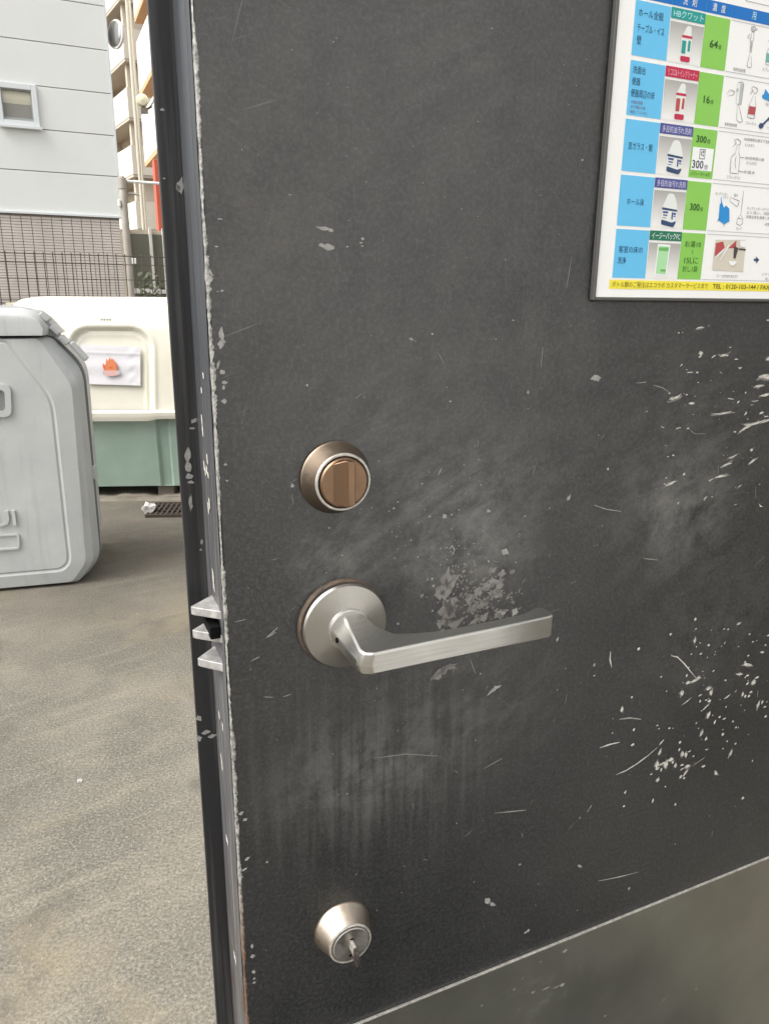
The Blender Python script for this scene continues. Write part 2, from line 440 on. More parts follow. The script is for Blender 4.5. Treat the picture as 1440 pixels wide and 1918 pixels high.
# ---- unseen wall at right angles to the open leaf, added for the door to reflect
def door_empty(name, loc_x=0, loc_y=0, z=0):
    a = R(DOOR_A)
    return empty(name, (DOOR_O[0] + math.cos(a)*loc_x - math.sin(a)*loc_y, DOOR_O[1] + math.sin(a)*loc_x + math.cos(a)*loc_y, z), DOOR_A)
own = door_empty('unseen_reflected_wall')
tag(own, 'unseen pale rendered wall added for the open black door to reflect', 'wall')
w = MB()
HX = .80                                        # hinge line
w.box(HX, HX+.2, .06, .75, 0, 3.2)
w.box(HX, HX+.2, -9, -.92, 0, 3.2)
w.box(HX, HX+.2, -.92, .06, 2.12, 3.2)
w.build('wall', M['wall_reflected'], own)

# ---- unseen dark slab added below the open leaf to darken its lower reflections
ds = MB(); a_ = R(DOOR_A)
def dl(x, y, z): return (DOOR_O[0] + math.cos(a_)*x - math.sin(a_)*y, DOOR_O[1] + math.sin(a_)*x + math.cos(a_)*y, z)
ds.box(-.10, HX-.002, -1.5, .10, 0, .006)
ds.v = [dl(*p) for p in ds.v]
dso = ds.build('unseen_dark_slab', mat('dark_reflection', (.025,.025,.024), .8)); dso['kind'] = 'structure'

# ================================================================== the door
door = door_empty('door')
tag(door, 'scuffed black steel door standing open with lever handle and two locks', 'door')
def dp(mb, name, m, parent=None, **k):
    o = mb.build(name, m, parent or door, **k)
    if parent is None: o.location = (0, 0, DOOR_Z)
    return o
XL, XR = -.0690, .772                            # latch edge, hinge edge
ZB, ZT = -DOOR_Z + .012, 2.06 - DOOR_Z
TH = .047                                        # leaf thickness
FL = -.0815                                      # outer lip reaches past the edge
b = MB()
b.box(XL, XR, 0, TH, ZB, ZT)
leaf = dp(b, 'leaf', M['door'], bevel=.0012, seg=2)
b = MB()                                         # lip of the outer skin, seen beyond the edge
b.box(FL, XR, TH, TH+.0025, ZB, ZT)
lip = dp(b, 'outer_lip', M['flange'], bevel=.0006)
b = MB()                                         # edge lining with a rolled bead
prof = [(0.0055, .0002), (.0075, .0014), (.011, .0011), (.0125, .0002), (.0135, .0007), (.043, .0007), (.0465, .0002)]
ZS = [ZB + .002 + (ZT - ZB - .004)*i/160 for i in range(161)]
ls = []
for z in ZS:
    wv = .00018*math.sin(z*37) + .00012*math.sin(z*91+1)
    ls.append([(XL - d - .00015 + wv*.5, y, z) for y, d in prof])
b.loft(ls, False, False, close=False)
dp(b, 'edge_lining', M['strip'], smooth=True, angle=60)
# bare metal along the corner where the paint has been knocked off
def jag(z, s):
    v = 0
    for k, a in ((97, .35), (263, .28), (611, .25), (1490, .2)): v += a*math.sin(z*k + s*k*.37 + 1.7*math.sin(z*k*.31))
    return v
b = MB(); rows = []; N = 2600; rw = rf = 0.0; gt = .5
z0, z1 = D(455, 1900)[1] - .05, ZT - .01
for i in range(N+1):
    z = z0 + (z1 - z0)*i/N
    if z > .33: wd_ = .0004
    elif z > .12: wd_ = .0015
    elif z > -.16: wd_ = .0017
    else: wd_ = .0010
    rw = .93*rw + .24*random.gauss(0, 1); rf = .35*rf + random.gauss(0, .5); gt = min(max(gt + random.gauss(0, .05), -.25), 1.0)
    fw = max(.00002, wd_*(.25 + .75*max(gt, 0))*(1 + .45*rw + .38*rf))
    if gt < 0: fw *= .25
    ew = max(.0003, (.0028 if z < .3 else .0010)*(1 + .35*rw + .2*rf))
    rows.append([(XL - .00045, ew, z), (XL - .0005, .0006, z), (XL - .0001, -.00012, z), (XL + fw*.6, -.00014, z), (XL + fw, -.00013, z)])
b.loft(rows, False, False, close=False)
dp(b, 'bare_corner', M['bare'], smooth=True, angle=80)

# ---- chips and scratches, each a thin patch with its own ragged outline
def chip(mb, x, z, w, h, ang=0, y=-.00018, n=None, rag=.45):
    big = max(w, h) > .0022
    n = n or (random.choice((11, 13, 15)) if big else random.choice((5, 6, 7))); pts = []
    a = R(ang + random.gauss(0, 5)); ph = random.random()*6; bend = random.gauss(0, .18)
    for k in range(n):
        t = 2*math.pi*k/n + ph + random.gauss(0, .12)
        q = 1 + rag*(random.random()*2 - 1)
        cx_, sz_ = math.cos(t), math.sin(t)
        dx = cx_*w*.5*(.75 + .45*abs(cx_))*(1 + rag*.4*(random.random()*2-1)); dz = sz_*h*.5*q*(.55 + .45*sz_*sz_) 
        if w > h: dz += bend*(dx/w)*dx
        else: dx += bend*(dz/h)*dz
        pts.append((x + dx*math.cos(a) - dz*math.sin(a), y, z + dx*math.sin(a) + dz*math.cos(a)))
    mb.face(list(reversed(pts)))
def ribbon(mb, pts, w, y=-.00016):
    """thin scratch along points on the face, uneven in width"""
    fine = []
    for i in range(len(pts)-1):
        for k in range(4): t = k/4; fine.append((pts[i][0]*(1-t)+pts[i+1][0]*t, pts[i][1]*(1-t)+pts[i+1][1]*t))
    fine.append(pts[-1]); L = []; n = len(fine)
    for i, p in enumerate(fine):
        a = fine[max(i-1, 0)]; c = fine[min(i+1, n-1)]
        dx, dz = c[0]-a[0], c[1]-a[1]; l = math.hypot(dx, dz) or 1
        ww = w*.5*(.35 + .65*math.sin(math.pi*(i+.4)/(n-.2)))*(.7+.6*random.random())
        L.append(((p[0]-dz/l*ww, y, p[1]+dx/l*ww), (p[0]+dz/l*ww, y, p[1]-dx/l*ww)))
    for i in range(n-1): mb.face([L[i][0], L[i][1], L[i+1][1], L[i+1][0]])
def pxs(px, py):                                 # metres on the door per photo pixel there
    a = D(px-5, py); c = D(px+5, py); e = D(px, py-5); f = D(px, py+5)
    return (c[0]-a[0])/10, (e[1]-f[1])/10
def pchip(mb, px, py, w, h, ang=0, **k):
    x, z = D(px, py); sx, sz = pxs(px, py)
    if mb is wc: w *= .88; h *= .82
    chip(mb, x, z, w*sx, h*sz, -ang, **k)
    if mb is wc and w*h > 30:
        chip(fk, x + random.gauss(0, .0003), z + random.gauss(0, .0003), w*sx*1.25 + .0006, h*sz*1.35 + .0006, -ang, y=-.00012)
        for _ in range(random.choice((1, 2, 3))):
            t = random.gauss(0, .7); chip(mb, x + t*w*sx*math.cos(R(-ang)) + random.gauss(0, .0006), z + t*w*sx*math.sin(R(-ang)) + random.gauss(0, .0006), .0003+.0008*random.random(), .0002+.0005*random.random(), -ang)

wc, gc, fk, sr = MB(), MB(), MB(), MB()
# upper right cluster, read off the photograph (units of a quarter pixel from 1080, 560)
for q in ((920,212,55,16,-12),(760,252,16,14),(790,250,10,10),(925,405,26,30),(920,430,30,14,-20),(1020,430,36,14,-30),(1100,420,68,16,-8),(1190,450,32,12),(1218,518,28,16),(780,495,22,14,-40),
          (845,550,44,12),(900,550,20,14),(820,530,12,10),(1400,580,84,30),(1425,585,60,34),(1360,652,60,20),(1410,720,84,18,-5),(735,740,84,20,-22),(710,748,30,26),(855,780,40,18),(690,705,18,14),(820,717,20,14),
          (1085,858,150,12,2),(1260,858,26,14,-30),(1380,852,34,18,-20),(1330,765,50,10),(1205,772,24,16,-30),(1150,748,50,10,10),(1330,935,150,18,-3),(1258,968,92,18,-22),(1420,912,110,13,-8),(1180,995,20,16),
          (760,965,42,10),(640,960,34,8),(830,970,20,12),(1165,1182,60,13,-15),(1115,1240,76,18,-8),(1310,1217,56,15,-30),(1305,1130,22,26),(1075,1328,80,20,-4),(1000,1355,34,13,-28),(700,1382,84,20,-12),(655,1386,20,12),
          (800,1312,20,24),(960,1490,30,12,-30),(1215,1402,36,10,-28),(1370,1550,36,12,40),(720,1170,18,16),(230,1275,12,26),(1430,160,30,16),(1432,450,30,26),(1145,362,14,12),(905,625,14,12),(665,1340,14,14),(1260,703,12,20),
          (1010,1480,12,16),(755,1530,20,10,-30),(1275,900,14,12),(1415,880,36,12)):
    q = q + (0,)*(5-len(q)); pchip(wc, 1080+q[0]/4, 560+q[1]/4, q[2]/4, q[3]/4, q[4])
# lower right cluster (quarter pixels from 1080, 1140)
for q in ((885,535,66,22,-10),(905,520,30,24),(830,555,32,26),(835,440,16,18),(820,500,12,30,20),(785,632,22,42),(785,620,30,16),(985,598,34,24),(1000,630,18,50),(990,690,26,22),(965,685,22,14),(920,648,28,12,-20),(920,695,12,26),
          (960,740,56,12,-32),(985,795,20,62,25),(930,935,15,48,28),(965,975,18,36,10),(1090,940,20,28,20),(1125,658,48,13,-28),(820,695,70,9,-20),(1275,418,64,22,14),(1255,400,18,14),(1215,490,42,16,10),(1275,500,26,16),(1240,640,16,40),
          (1258,655,14,30),(1285,655,18,24),(1300,625,22,18),(1355,720,15,64,18),(1385,700,14,30,20),(1320,552,26,44,20),(1345,515,26,22),(1275,560,24,18,-20),(1410,808,20,20),(1405,735,20,14),(1030,850,15,36,10),(1065,812,16,26,20),(1100,825,24,14),
          (597,1170,26,54),(600,1200,34,18),(640,1160,60,16,-10),(665,1165,26,62),(630,1205,14,34,20),(700,1130,40,26),(735,1175,16,42,-10),(715,1150,18,26),(620,1075,16,48,10),(765,1055,14,30,15),(790,1090,20,40),(815,1095,18,46,-15),(785,1170,30,14),
          (785,1200,30,14),(825,1180,36,30),(810,1230,50,16,-45),(775,1260,16,38,20),(800,1270,20,18),(605,1282,20,36,20),(555,1240,18,12),(945,1180,24,26),(1040,1232,14,48,-35),(1150,1085,14,48,15),(335,755,18,50,-5),(410,663,16,20),
          (460,300,20,30,15),(700,190,18,24),(885,80,18,28),(890,150,14,16),(880,240,15,46),(985,273,20,22),(925,338,18,18),(855,340,14,16),(920,255,12,14),(1210,112,32,20,-10),(1100,150,14,14),(1130,155,16,14),(1290,192,14,18),(1280,352,16,16),
          (415,1020,26,22),(360,1375,14,34,30),(350,1480,18,18),(735,1465,12,32,10),(1240,1420,18,28,10),(770,1000,18,24),(1185,1010,16,16),(1190,888,18,16),(1165,845,14,14),(690,895,16,18),(718,895,12,12),(600,875,16,14),(612,900,14,14),
          (425,905,16,30,20),(265,932,14,14),(128,502,14,14),(628,510,16,14),(670,617,14,12),(1410,272,14,16),(1315,248,14,14),(1385,325,30,20),(1430,200,26,16),(970,1055,26,10),(840,1068,26,9),(870,1105,16,12),(660,1332,14,14),(565,1440,12,40,10),
          (1020,465,18,12,-20),(940,470,12,10),(1110,535,18,14),(1185,620,14,10)):
    q = q + (0,)*(5-len(q)); pchip(wc, 1080+q[0]/4, 1140+q[1]/4, q[2]/4, q[3]/4, q[4])
for _ in range(46):                              # finer knocks round both clusters
    px, py = random.gauss(1365, 55), random.gauss(1290, 60)
    if px < 1440: pchip(wc, px, py, 1.2+2*random.random()**2, 1.5+5*random.random()**2, random.gauss(18, 16))
for _ in range(34):
    px, py = random.gauss(1365, 60), random.gauss(780, 70)
    if px < 1470 and py > 600: pchip(wc, px, py, 1.5+7*random.random()**2, 1.0+1.0*random.random(), random.gauss(-14, 12))
# grey paint blobs and single chips
for q in ((606,428,22,7),(620,431,8,6),(614,463,24,10,5),(602,459,9,7),(679,447,5,6),(676,455,6,3),(678,461,5,3),(650,462,4,3),(415,628,9,24),(413,645,10,14),(420,640,6,6),(409,682,4,16,20),(417,697,9,10),(421,716,10,8),(419,726,5,9),(420,752,9,8),
          (1115,708,17,14),(770,635,9,4,10),(809,625,4,5),(575,722,4,5),(988,735,4,7),(548,910,6,9),(988,1743,6,6),(984,1746,5,4),(1055,1778,7,6),(973,1619,4,6),(1177,1664,4,5),(1085,1622,9,4,40),(945,1034,15,12,20),(937,1150,16,18),(964,1145,11,15,20),
          (1112,1245,4,6),(832,967,8,8,40),(1043,1197,4,9,10),(925,1290,24,8,-20),(745,1168,5,5),(1064,933,5,12,30),(914,957,7,6,40),(452,1523,9,7,-20),(459,1535,7,6,-20),(463,1608,9,6,-20),(458,1628,10,4,-20),(500,1614,5,4,-30),(472,1772,5,10),(473,1791,8,9),
          (475,1820,6,7),(476,1833,5,5),(476,1840,6,5),(422,870,6,5),(425,900,4,4),(912,1687,9,14,-30),(922,1694,12,6,35),(843,752,4,4),(960,600,5,3),(1090,300,3,4),(543,365,5,3),(416,545,6,5),(408,546,4,4),(412,410,8,5),(406,462,6,4)):
    q = q + (0,)*(5-len(q)); pchip(gc, *q)
for _ in range(170):
    px, py = random.uniform(440, 1440), random.uniform(20, 1850)
    if D(px, py)[1] > -.30: pchip(gc, px, py, 1.2+2.2*random.random()**2, 1.2+2.6*random.random()**2, random.uniform(-40, 40))
for _ in range(70):
    px, py = random.gauss(830, 90), random.gauss(1010, 60)
    pchip(gc, px, py, 1.5+3*random.random()**2, 1.5+3*random.random()**2)
# flaking primer over the lever
for q in ((835,1085,22,34,10),(832,1108,26,40),(842,1128,22,40,10),(836,1150,28,40,15),(828,1165,20,22),(850,1168,26,16),(846,1095,10,30,25),(880,1120,16,18),(884,1140,20,16,-20),(895,1108,14,22,20),(905,1130,18,14),(914,1100,24,14,-10),(925,1088,20,16),
          (935,1095,14,26),(925,1115,22,20,20),(905,1155,16,14,-30),(888,1162,26,10,-30),(940,1075,12,12),(918,1070,10,12),(933,1152,15,18),(830,1255,42,12,-20),(822,1262,26,14,-30),(842,1248,20,10,10)):
    q = q + (0,)*(5-len(q)); pchip(fk, *q, rag=.75, n=19)
for _ in range(55):
    pchip(gc, random.gauss(890, 42), random.gauss(1105, 40), 1.5+4*random.random()**2, 1.5+5*random.random()**2, random.uniform(-60, 60))
for _ in range(190):
    px, py = random.gauss(890, 36), random.gauss(1112, 34)
    pchip(fk, px, py, 2+9*random.random()**3, 2+9*random.random()**3, random.uniform(-60, 60), rag=.8, n=13)
def pr(mb, pts, w):
    s = pxs(*pts[0])[1]; ribbon(mb, [D(*p) for p in pts], w*s)
def q6(*p): return [(1080+a/4, 560+c/4) for a, c in p]
def q7(*p): return [(1080+a/4, 1140+c/4) for a, c in p]
pr(sr, q6((570,645),(640,665),(690,700)), 1.6); pr(sr, q6((130,1545),(220,1575),(330,1592)), 1.8); pr(sr, q6((440,630),(520,622)), 1.2); pr(sr, q6((830,970),(880,1010),(960,1008)), 1.0)
pr(wc, q7((705,352),(750,362),(800,410),(890,520)), 2.2); pr(wc, q7((290,1245),(370,1210),(450,1160),(530,1100),(600,1040)), 2.2); pr(wc, q7((615,1020),(650,980)), 2.2)
pr(wc, q7((250,320),(246,380),(258,440)), 2.4); pr(sr, q7((315,828),(395,818),(480,828)), 2.4); pr(wc, q7((170,1042),(240,1018),(318,1000)), 2.6); pr(sr, q7((860,1180),(960,1110)), 1.4); pr(sr, q7((75,1525),(110,1470)), 2.0)
pr(sr, [(925,1523),(955,1520),(985,1517)], 2.0); pr(sr, [(1120,1650),(1160,1642),(1195,1633)], 2.0); pr(sr, [(498,1195),(512,1183),(520,1175)], 2.2); pr(sr, [(502,1193),(517,1184)], 1.5); pr(sr, [(470,1238),(486,1230)], 1.8)
pr(sr, [(495,1305),(512,1306)], 1.4); pr(sr, [(530,1305),(545,1300)], 1.2); pr(sr, [(1012,690),(1016,650)], 1.0); pr(sr, [(1070,480),(1060,540)], 1.0); pr(sr, [(820,890),(827,876)], 2.2); pr(sr, [(1205,1046),(1232,1049)], 1.6)
pr(sr, [(700,1420),(760,1412),(820,1416)], 1.2); pr(sr, [(440,1165),(460,1160)], 1.4); pr(sr, [(880,1235),(890,1262)], 1.2); pr(sr, [(905,1440),(940,1420)], 1.2); pr(sr, [(840,1030),(846,1022),(851,1030),(846,1040)], 2.4)
for _ in range(36):
    px, py = random.uniform(460, 1420), random.uniform(600, 1800)
    if D(px, py)[1] < -.29: continue
    a = random.gauss(-.5, .7); L_ = 6 + 22*random.random()**2
    pr(sr, [(px, py), (px+L_*math.cos(a)*.5, py+L_*math.sin(a)*.5+random.gauss(0, 1)), (px+L_*math.cos(a), py+L_*math.sin(a))], .5+.4*random.random())
dp(wc, 'paint_chips', M['chip_white'], kind='stuff', fix=False)
dp(gc, 'paint_blobs', M['chip_grey'], kind='stuff', fix=False)
dp(fk, 'flaking_primer', M['flake'], kind='stuff', fix=False)
dp(sr, 'scratches', M['scratch'], kind='stuff', fix=False)
# knocks on the outer lip
lc = MB()
for q in ((338,348,10,22,8),(334,352,6,10),(352,852,9,24,4),(353,875,10,26,4),(355,893,12,10),(357,903,10,6),(357,940,5,26,4),(358,948,5,8),(364,788,10,8,-30),(372,780,8,5,-30),(360,802,8,4),(378,1015,4,8),(372,1345,9,14,-20),(366,1385,8,12),(402,1357,10,20,-20),
          (398,1378,14,8),(386,1372,14,10),(340,205,5,5),(304,205,6,4),(308,335,4,3),(379,985,5,4),(384,1028,6,4),(376,1030,4,4),(404,1100,5,4)):
    q = q + (0,)*(5-len(q)); px, py, w_, h_, a_ = q
    x, z = D(px, py, TH); s = .000345
    if x < XL - .0016: chip(lc, min(max(x, FL+.001), XL-.0022), z, min(w_*s, .007), h_*s, -a_, y=TH-.0002)
dp(lc, 'lip_knocks', M['chip_grey'], kind='stuff', fix=False)
ec = MB()                                        # pale ticks on the edge lining
for (px, py, l) in ((383,800,22),(386,868,18),(389,880,14),(387,890,10),(393,950,20),(400,1085,40),(415,1345,16),(440,1790,20),(377,725,10),(420,1440,24),(430,1580,16)):
    x, z = D(px+20, py, .02); zz = z
    for k in range(2):
        yc = .018 + .014*random.random(); hh = l*.00033
        zc = zz + random.gauss(0, .003)
        ec.face([(XL-.00125, yc-.0016, zc-hh*.5), (XL-.00125, yc+.001, zc-hh*.4), (XL-.00125, yc+.0018, zc+hh*.5), (XL-.00125, yc-.0008, zc+hh*.45)])
dp(ec, 'edge_ticks', M['chip_white'], kind='stuff', fix=False)

# ---- kick plate: a thin steel sheet on the lower third
ZK = -.3136
b = MB(); b.box(XL+.004, XR-.004, -.0016, -.0001, ZB+.004, ZK)
kp = dp(b, 'kick_plate', M['kick'], bevel=.0005)
b = MB(); b.box(XL+.004, XR-.004, -.0020, -.0001, ZK, ZK+.0016)
b.build('skylit_plate_edge', M['worn_ring'], kp, bevel=.0004)  # paler strip, skylight caught on the top edge put into its colour

sk = MB()                                        # dried splashes and shoe scuffs on the plate
for q in ((1055,1778,8,6),(1050,1842,9,6),(996,1855,7,5),(960,1850,5,5),(1020,1848,14,3,-12),(1040,1845,12,3,-12),(1300,1850,4,3),(1180,1790,3,3),(1385,1845,4,3),(1130,1900,5,3),(1010,1798,4,3),(975,1830,6,2,-15),(1350,1730,3,3),(1240,1870,10,2,-20),(900,1880,5,4)):
    q = q + (0,)*(5-len(q)); x, z = D(*q[:2]); sx, sz = pxs(*q[:2])
    if z < ZK-.002: chip(sk, x, z, q[2]*sx, q[3]*sz, -q[4], y=-.00172)
sko = sk.build('splash_marks', M['splash'], kp, fix=False); sko['kind'] = 'stuff'

# ---- lever handle
b = MB(); b.lathe([(.0277, 0), (.0276, -.0014), (.0268, -.0030)], axis='Y')
lev_ring = b
b = MB()
b.lathe([(.0264, -.0018), (.0264, -.0062), (.0255, -.0078), (.0240, -.0082), (.0125, -.0108), (.0115, -.0112)], axis='Y', n=96)
rose = dp(b, 'rose', M['rose'], smooth=True, angle=28)
lev_ring.build('rust_ring', M['rust'], rose, smooth=True)
b = MB(); b.lathe([(.0128, -.0098), (.0128, -.0125), (.0118, -.0132)], axis='Y'); b.build('collar', M['steel'], rose, smooth=True)
outline = [(-.0105, -.0112), (-.0100, -.0300), (-.0092, -.0446), (-.0078, -.0486), (-.0030, -.0513), (.030, -.0508), (.075, -.0502), (.1150, -.0492), (.1186, -.0474), (.1200, -.0440), (.1200, -.0372), (.1184, -.0346), (.1146, -.0342), (.1090, -.0364), (.1030, -.0386),
           (.085, -.0398), (.060, -.0400), (.042, -.0390), (.0300, -.0365), (.0215, -.0318), (.0160, -.0250), (.0128, -.0175), (.0112, -.0112)]
def lever_z(x, y):
    t = min(max((-y - .0112)/.036, 0), 1); t = t*t*(3-2*t)
    if x > .02: t = 1
    elif x > .011: t = t + (1-t)*(x-.011)/.009
    h = .0105*(1-t) + .0066*t + .0005*min(max(x/.12, 0), 1)
    c = -.0006*(1-t) - .0036*t
    return c, h
def ring(f, ins):
    out = []
    for x, y in outline:
        c, h = lever_z(x, y)
        near = min(max((-y-.0112)/.036, 0), 1); k = ins*(1-.75*near)
        xx = x + (k if x < .001 else 0) - (k*.5 if .011 < x < .024 and y > -.034 else 0)
        out.append((xx, y, c + f*h))
    return out
b = MB()
b.loft([ring(-1, .0045), ring(-.45, .0008), ring(.05, .0), ring(1, .0072)])
lever = dp(b, 'lever', M['steel'], bevel=.0016, seg=4)
lever.modifiers['bevel'].angle_limit = R(30)
b = MB(); b.lathe([(.0016, 0), (.0016, .0006)], c=(0,0,0), axis='Y', n=16)
sc = b.build('set_screw', M['black'], lever); sc.rotation_euler = (0, 0, R(90)); sc.location = (-.0101, -.0190, -.0018)
sc.rotation_euler = (0, 0, R(90))

# ---- thumb turn (upper lock)
tz = .0893; tx = -.0035
b = MB()
b.lathe([(.0208, 0), (.0208, -.0018), (.0200, -.0030), (.0163, -.0125), (.0160, -.0131), (.0146, -.0136), (.0143, -.0130), (.0139, -.0105)], c=(tx, 0, tz), axis='Y', n=80)
turn = dp(b, 'thumb_turn', M['bronze_cone'], smooth=True, angle=30)
b = MB(); b.lathe([(.0161, -.0128), (.0163, -.0133), (.0158, -.0140), (.0149, -.0140), (.0144, -.0131)], c=(tx, 0, tz), axis='Y', n=80, cap=False)
b.build('worn_rim', M['worn_ring'], turn, smooth=True)
b = MB(); b.lathe([(.0139, -.0105), (.0139, -.0146), (.0131, -.0155)], c=(tx, 0, tz), axis='Y', n=72)
b.build('turn_disc', M['bronze'], turn, smooth=True, angle=30)
b = MB()
hw = .0128
pts = [(-.0070, -.0153), (-.0006, -.0188), (.0004, -.0196), (.0048, -.0196), (.0056, -.0153)]
l0 = [(tx+x, y, tz - math.sqrt(max(.0130**2 - x*x, 1e-6))) for x, y in pts]
l1 = [(tx+x, y, tz + math.sqrt(max(.0130**2 - x*x, 1e-6))) for x, y in pts]
b.loft([l0, l1]); b.build('grip_bar', M['bronze'], turn, bevel=.0006)

# ---- lower cylinder lock
kx, kz = D(641, 1736)
b = MB(); b.lathe([(.0202, 0), (.0200, -.0012), (.0194, -.0020), (.0150, -.0142), (.0146, -.0150), (.0136, -.0154), (.0131, -.0148)], c=(kx, 0, kz), axis='Y', n=80)
lock = dp(b, 'lock_cylinder', M['nickel'], smooth=True, angle=30)
b = MB(); b.lathe([(.0148, -.0146), (.0148, -.0154), (.0142, -.0158), (.0135, -.0157), (.0132, -.0148)], c=(kx, 0, kz), axis='Y', n=80, cap=False); b.build('worn_rim', M['worn_ring'], lock, smooth=True)
b = MB(); b.lathe([(.0126, -.0142), (.0126, -.0157), (.0120, -.0163)], c=(kx, 0, kz), axis='Y', n=64); b.build('plug_face', M['rose'], lock, smooth=True, angle=30)
b = MB(); b.box(kx-.0007, kx+.0012, -.0165, -.0155, kz-.0055, kz+.0050); b.build('keyway', M['black'], lock)
b = MB(); b.lathe([(.0010, -.0165), (.0008, -.0160)], c=(kx-.0005, 0, kz-.0085), axis='Y', n=14); b.build('pin_mark', M['black'], lock)

# ---- latch tongues in the edge
for (py0, xt, yt) in ((1137, 358, .020), (1181, 361, .020), (1234, 371, .020)):
    xt_, z1_ = D(xt, py0, yt); h = .0050
    tri = [(XL-.0004, .0062), (xt_+.0012, yt-.0010), (xt_, yt+.0012), (XL-.0004, .034)]
    b = MB(); b.loft([[(x, y, z1_-h) for x, y in tri], [(x, y, z1_) for x, y in tri]])
    dp(b, 'latch_tongue', M['latch'], bevel=.0004)
zm = D(392, 1180, .012)[1]
b = MB(); b.box(XL-.0075, XL-.0012, .0075, .030, zm-.0042, zm+.0030)
dp(b, 'latch_gap', M['black'], bevel=.0003)

# ---- key left in the lower lock
ke = door_empty('key', kx, -.0215, DOOR_Z + kz)
tag(ke, 'small key with dark bow left in the lower lock cylinder', 'key')
b = MB(); b.box(-.0011, .0011, -.0012, .0060, -.0030, .0040); b.build('blade', M['worn_ring'], ke, bevel=.0003)
M['bow'] = varied('key_bow', (.035,.025,.025), (.065,.045,.042), 200, .45, metal=.3)
bo = round_poly([(-.0006, .0034), (-.0065, .0044), (-.0085, -.0062), (-.0010, -.0090)], .003, 5)
b = MB(); b.loft([[(-.0009, y, z) for y, z in bo], [(.0009, y, z) for y, z in bo]]); b.build('bow', M['bow'], ke, bevel=.0004)

# ================================================================== the notice on the door
PX0, PX1, PZ0, PZ1 = .1672, .4652, .1887, .4000
po = door_empty('poster', .1645, 0, DOOR_Z + .1855)
tag(po, 'framed white cleaning chart with blue and green columns on the black door', 'poster')
def pp(mb, name, m, parent=None, **k):
    o = mb.build(name, m, parent or po, **k)
    if parent is None: o.location = (-.1645, 0, -.1855)
    return o
b = MB(); F = .0022
b.box(PX0-F, PX0, -.0040, -.0002, PZ0-F, PZ1+F); b.box(PX1, PX1+F, -.0040, -.0002, PZ0-F, PZ1+F)
b.box(PX0, PX1, -.0038, -.0002, PZ0-F, PZ0); b.box(PX0, PX1, -.0038, -.0002, PZ1, PZ1+F)
pp(b, 'frame', M['frame'], bevel=.0007)
b = MB(); b.box(PX0, PX1, -.0030, -.0003, PZ0, PZ1); sheet = pp(b, 'sheet', M['p_paper'])
Y1, Y2, Y3, Y4 = -.00312, -.00322, -.00332, -.00342
def rect(mb, x0, x1, z0, z1, y): mb.face([(x0,y,z0),(x1,y,z0),(x1,y,z1),(x0,y,z1)])
def text_into(mb, s, x0, x1, z0, z1, y, bold=.014):
    cu = bpy.data.curves.new('t', 'FONT'); cu.body = s; cu.size = 1; cu.resolution_u = 2; cu.offset = bold if all(ord(ch) < 128 for ch in s) else .0
    o = bpy.data.objects.new('t', cu); COL.objects.link(o)
    dg = bpy.context.evaluated_depsgraph_get(); e = o.evaluated_get(dg); me = e.to_mesh()
    vs = [v.co.copy() for v in me.vertices]; fs = [tuple(p.vertices) for p in me.polygons]
    e.to_mesh_clear(); bpy.data.objects.remove(o); bpy.data.curves.remove(cu)
    if not vs: return
    ax, bx_ = min(v.x for v in vs), max(v.x for v in vs); az, bz = min(v.y for v in vs), max(v.y for v in vs)
    sx = (x1-x0)/max(bx_-ax, 1e-6); sz = (z1-z0)/max(bz-az, 1e-6)
    mb.mesh([(x0+(v.x-ax)*sx, y, z0+(v.y-az)*sz) for v in vs], fs)
def ptext(s, p0, p1, y, name='lettering', m='p_ink', parent=None, hz=None):
    """text between two photo points: lower left and upper right"""
    a, c = D(*p0), D(*p1); mb = MB(); text_into(mb, s, a[0], c[0], a[1], c[1], y)
    return pp(mb, name, M[m], parent, fix=False)
def mtext(s, x0, x1, z0, z1, m='p_ink', parent=None, y=Y3):
    mb = MB(); text_into(mb, s, x0, x1, z0, z1, y); return pp(mb, 'lettering', M[m], parent, fix=False)
C0, C1, C2, C3 = .1790, .2055, .2320, .2520
ROWS = [(.3223, .3500), (.2912, .3198), (.2611, .2892), (.2305, .2590), (.2003, .2286)]
# header
b = MB(); rect(b, C0, PX1-.010, .3512, .3578, Y1); hd = pp(b, 'header_band', M['p_header'])
for cc in (C1, C2, C3): b = MB(); rect(b, cc-.0002, cc+.0001, .3512, .3578, Y2); pp(b, 'header_rule', M['p_glove'], hd)
mtext('場所', .187, .1975, .3524, .3566, 'p_cyan', hd); mtext('洗', .2135, .2170, .3524, .3566, 'p_white', hd); mtext('剤', .2205, .2240, .3524, .3566, 'p_white', hd)
mtext('濃', .2365, .2400, .3524, .3566, 'p_white', hd); mtext('度', .2435, .2470, .3524, .3566, 'p_white', hd); mtext('用', .2690, .2725, .3524, .3566, 'p_cyan', hd); mtext('途', .292, .2955, .3524, .3566, 'p_cyan', hd)
b = MB(); rect(b, .262, PX1-.010, .3612, .3617, Y1); rect(b, .262, .2625, .3617, .392, Y1); pp(b, 'title_rule', M['p_rim'])
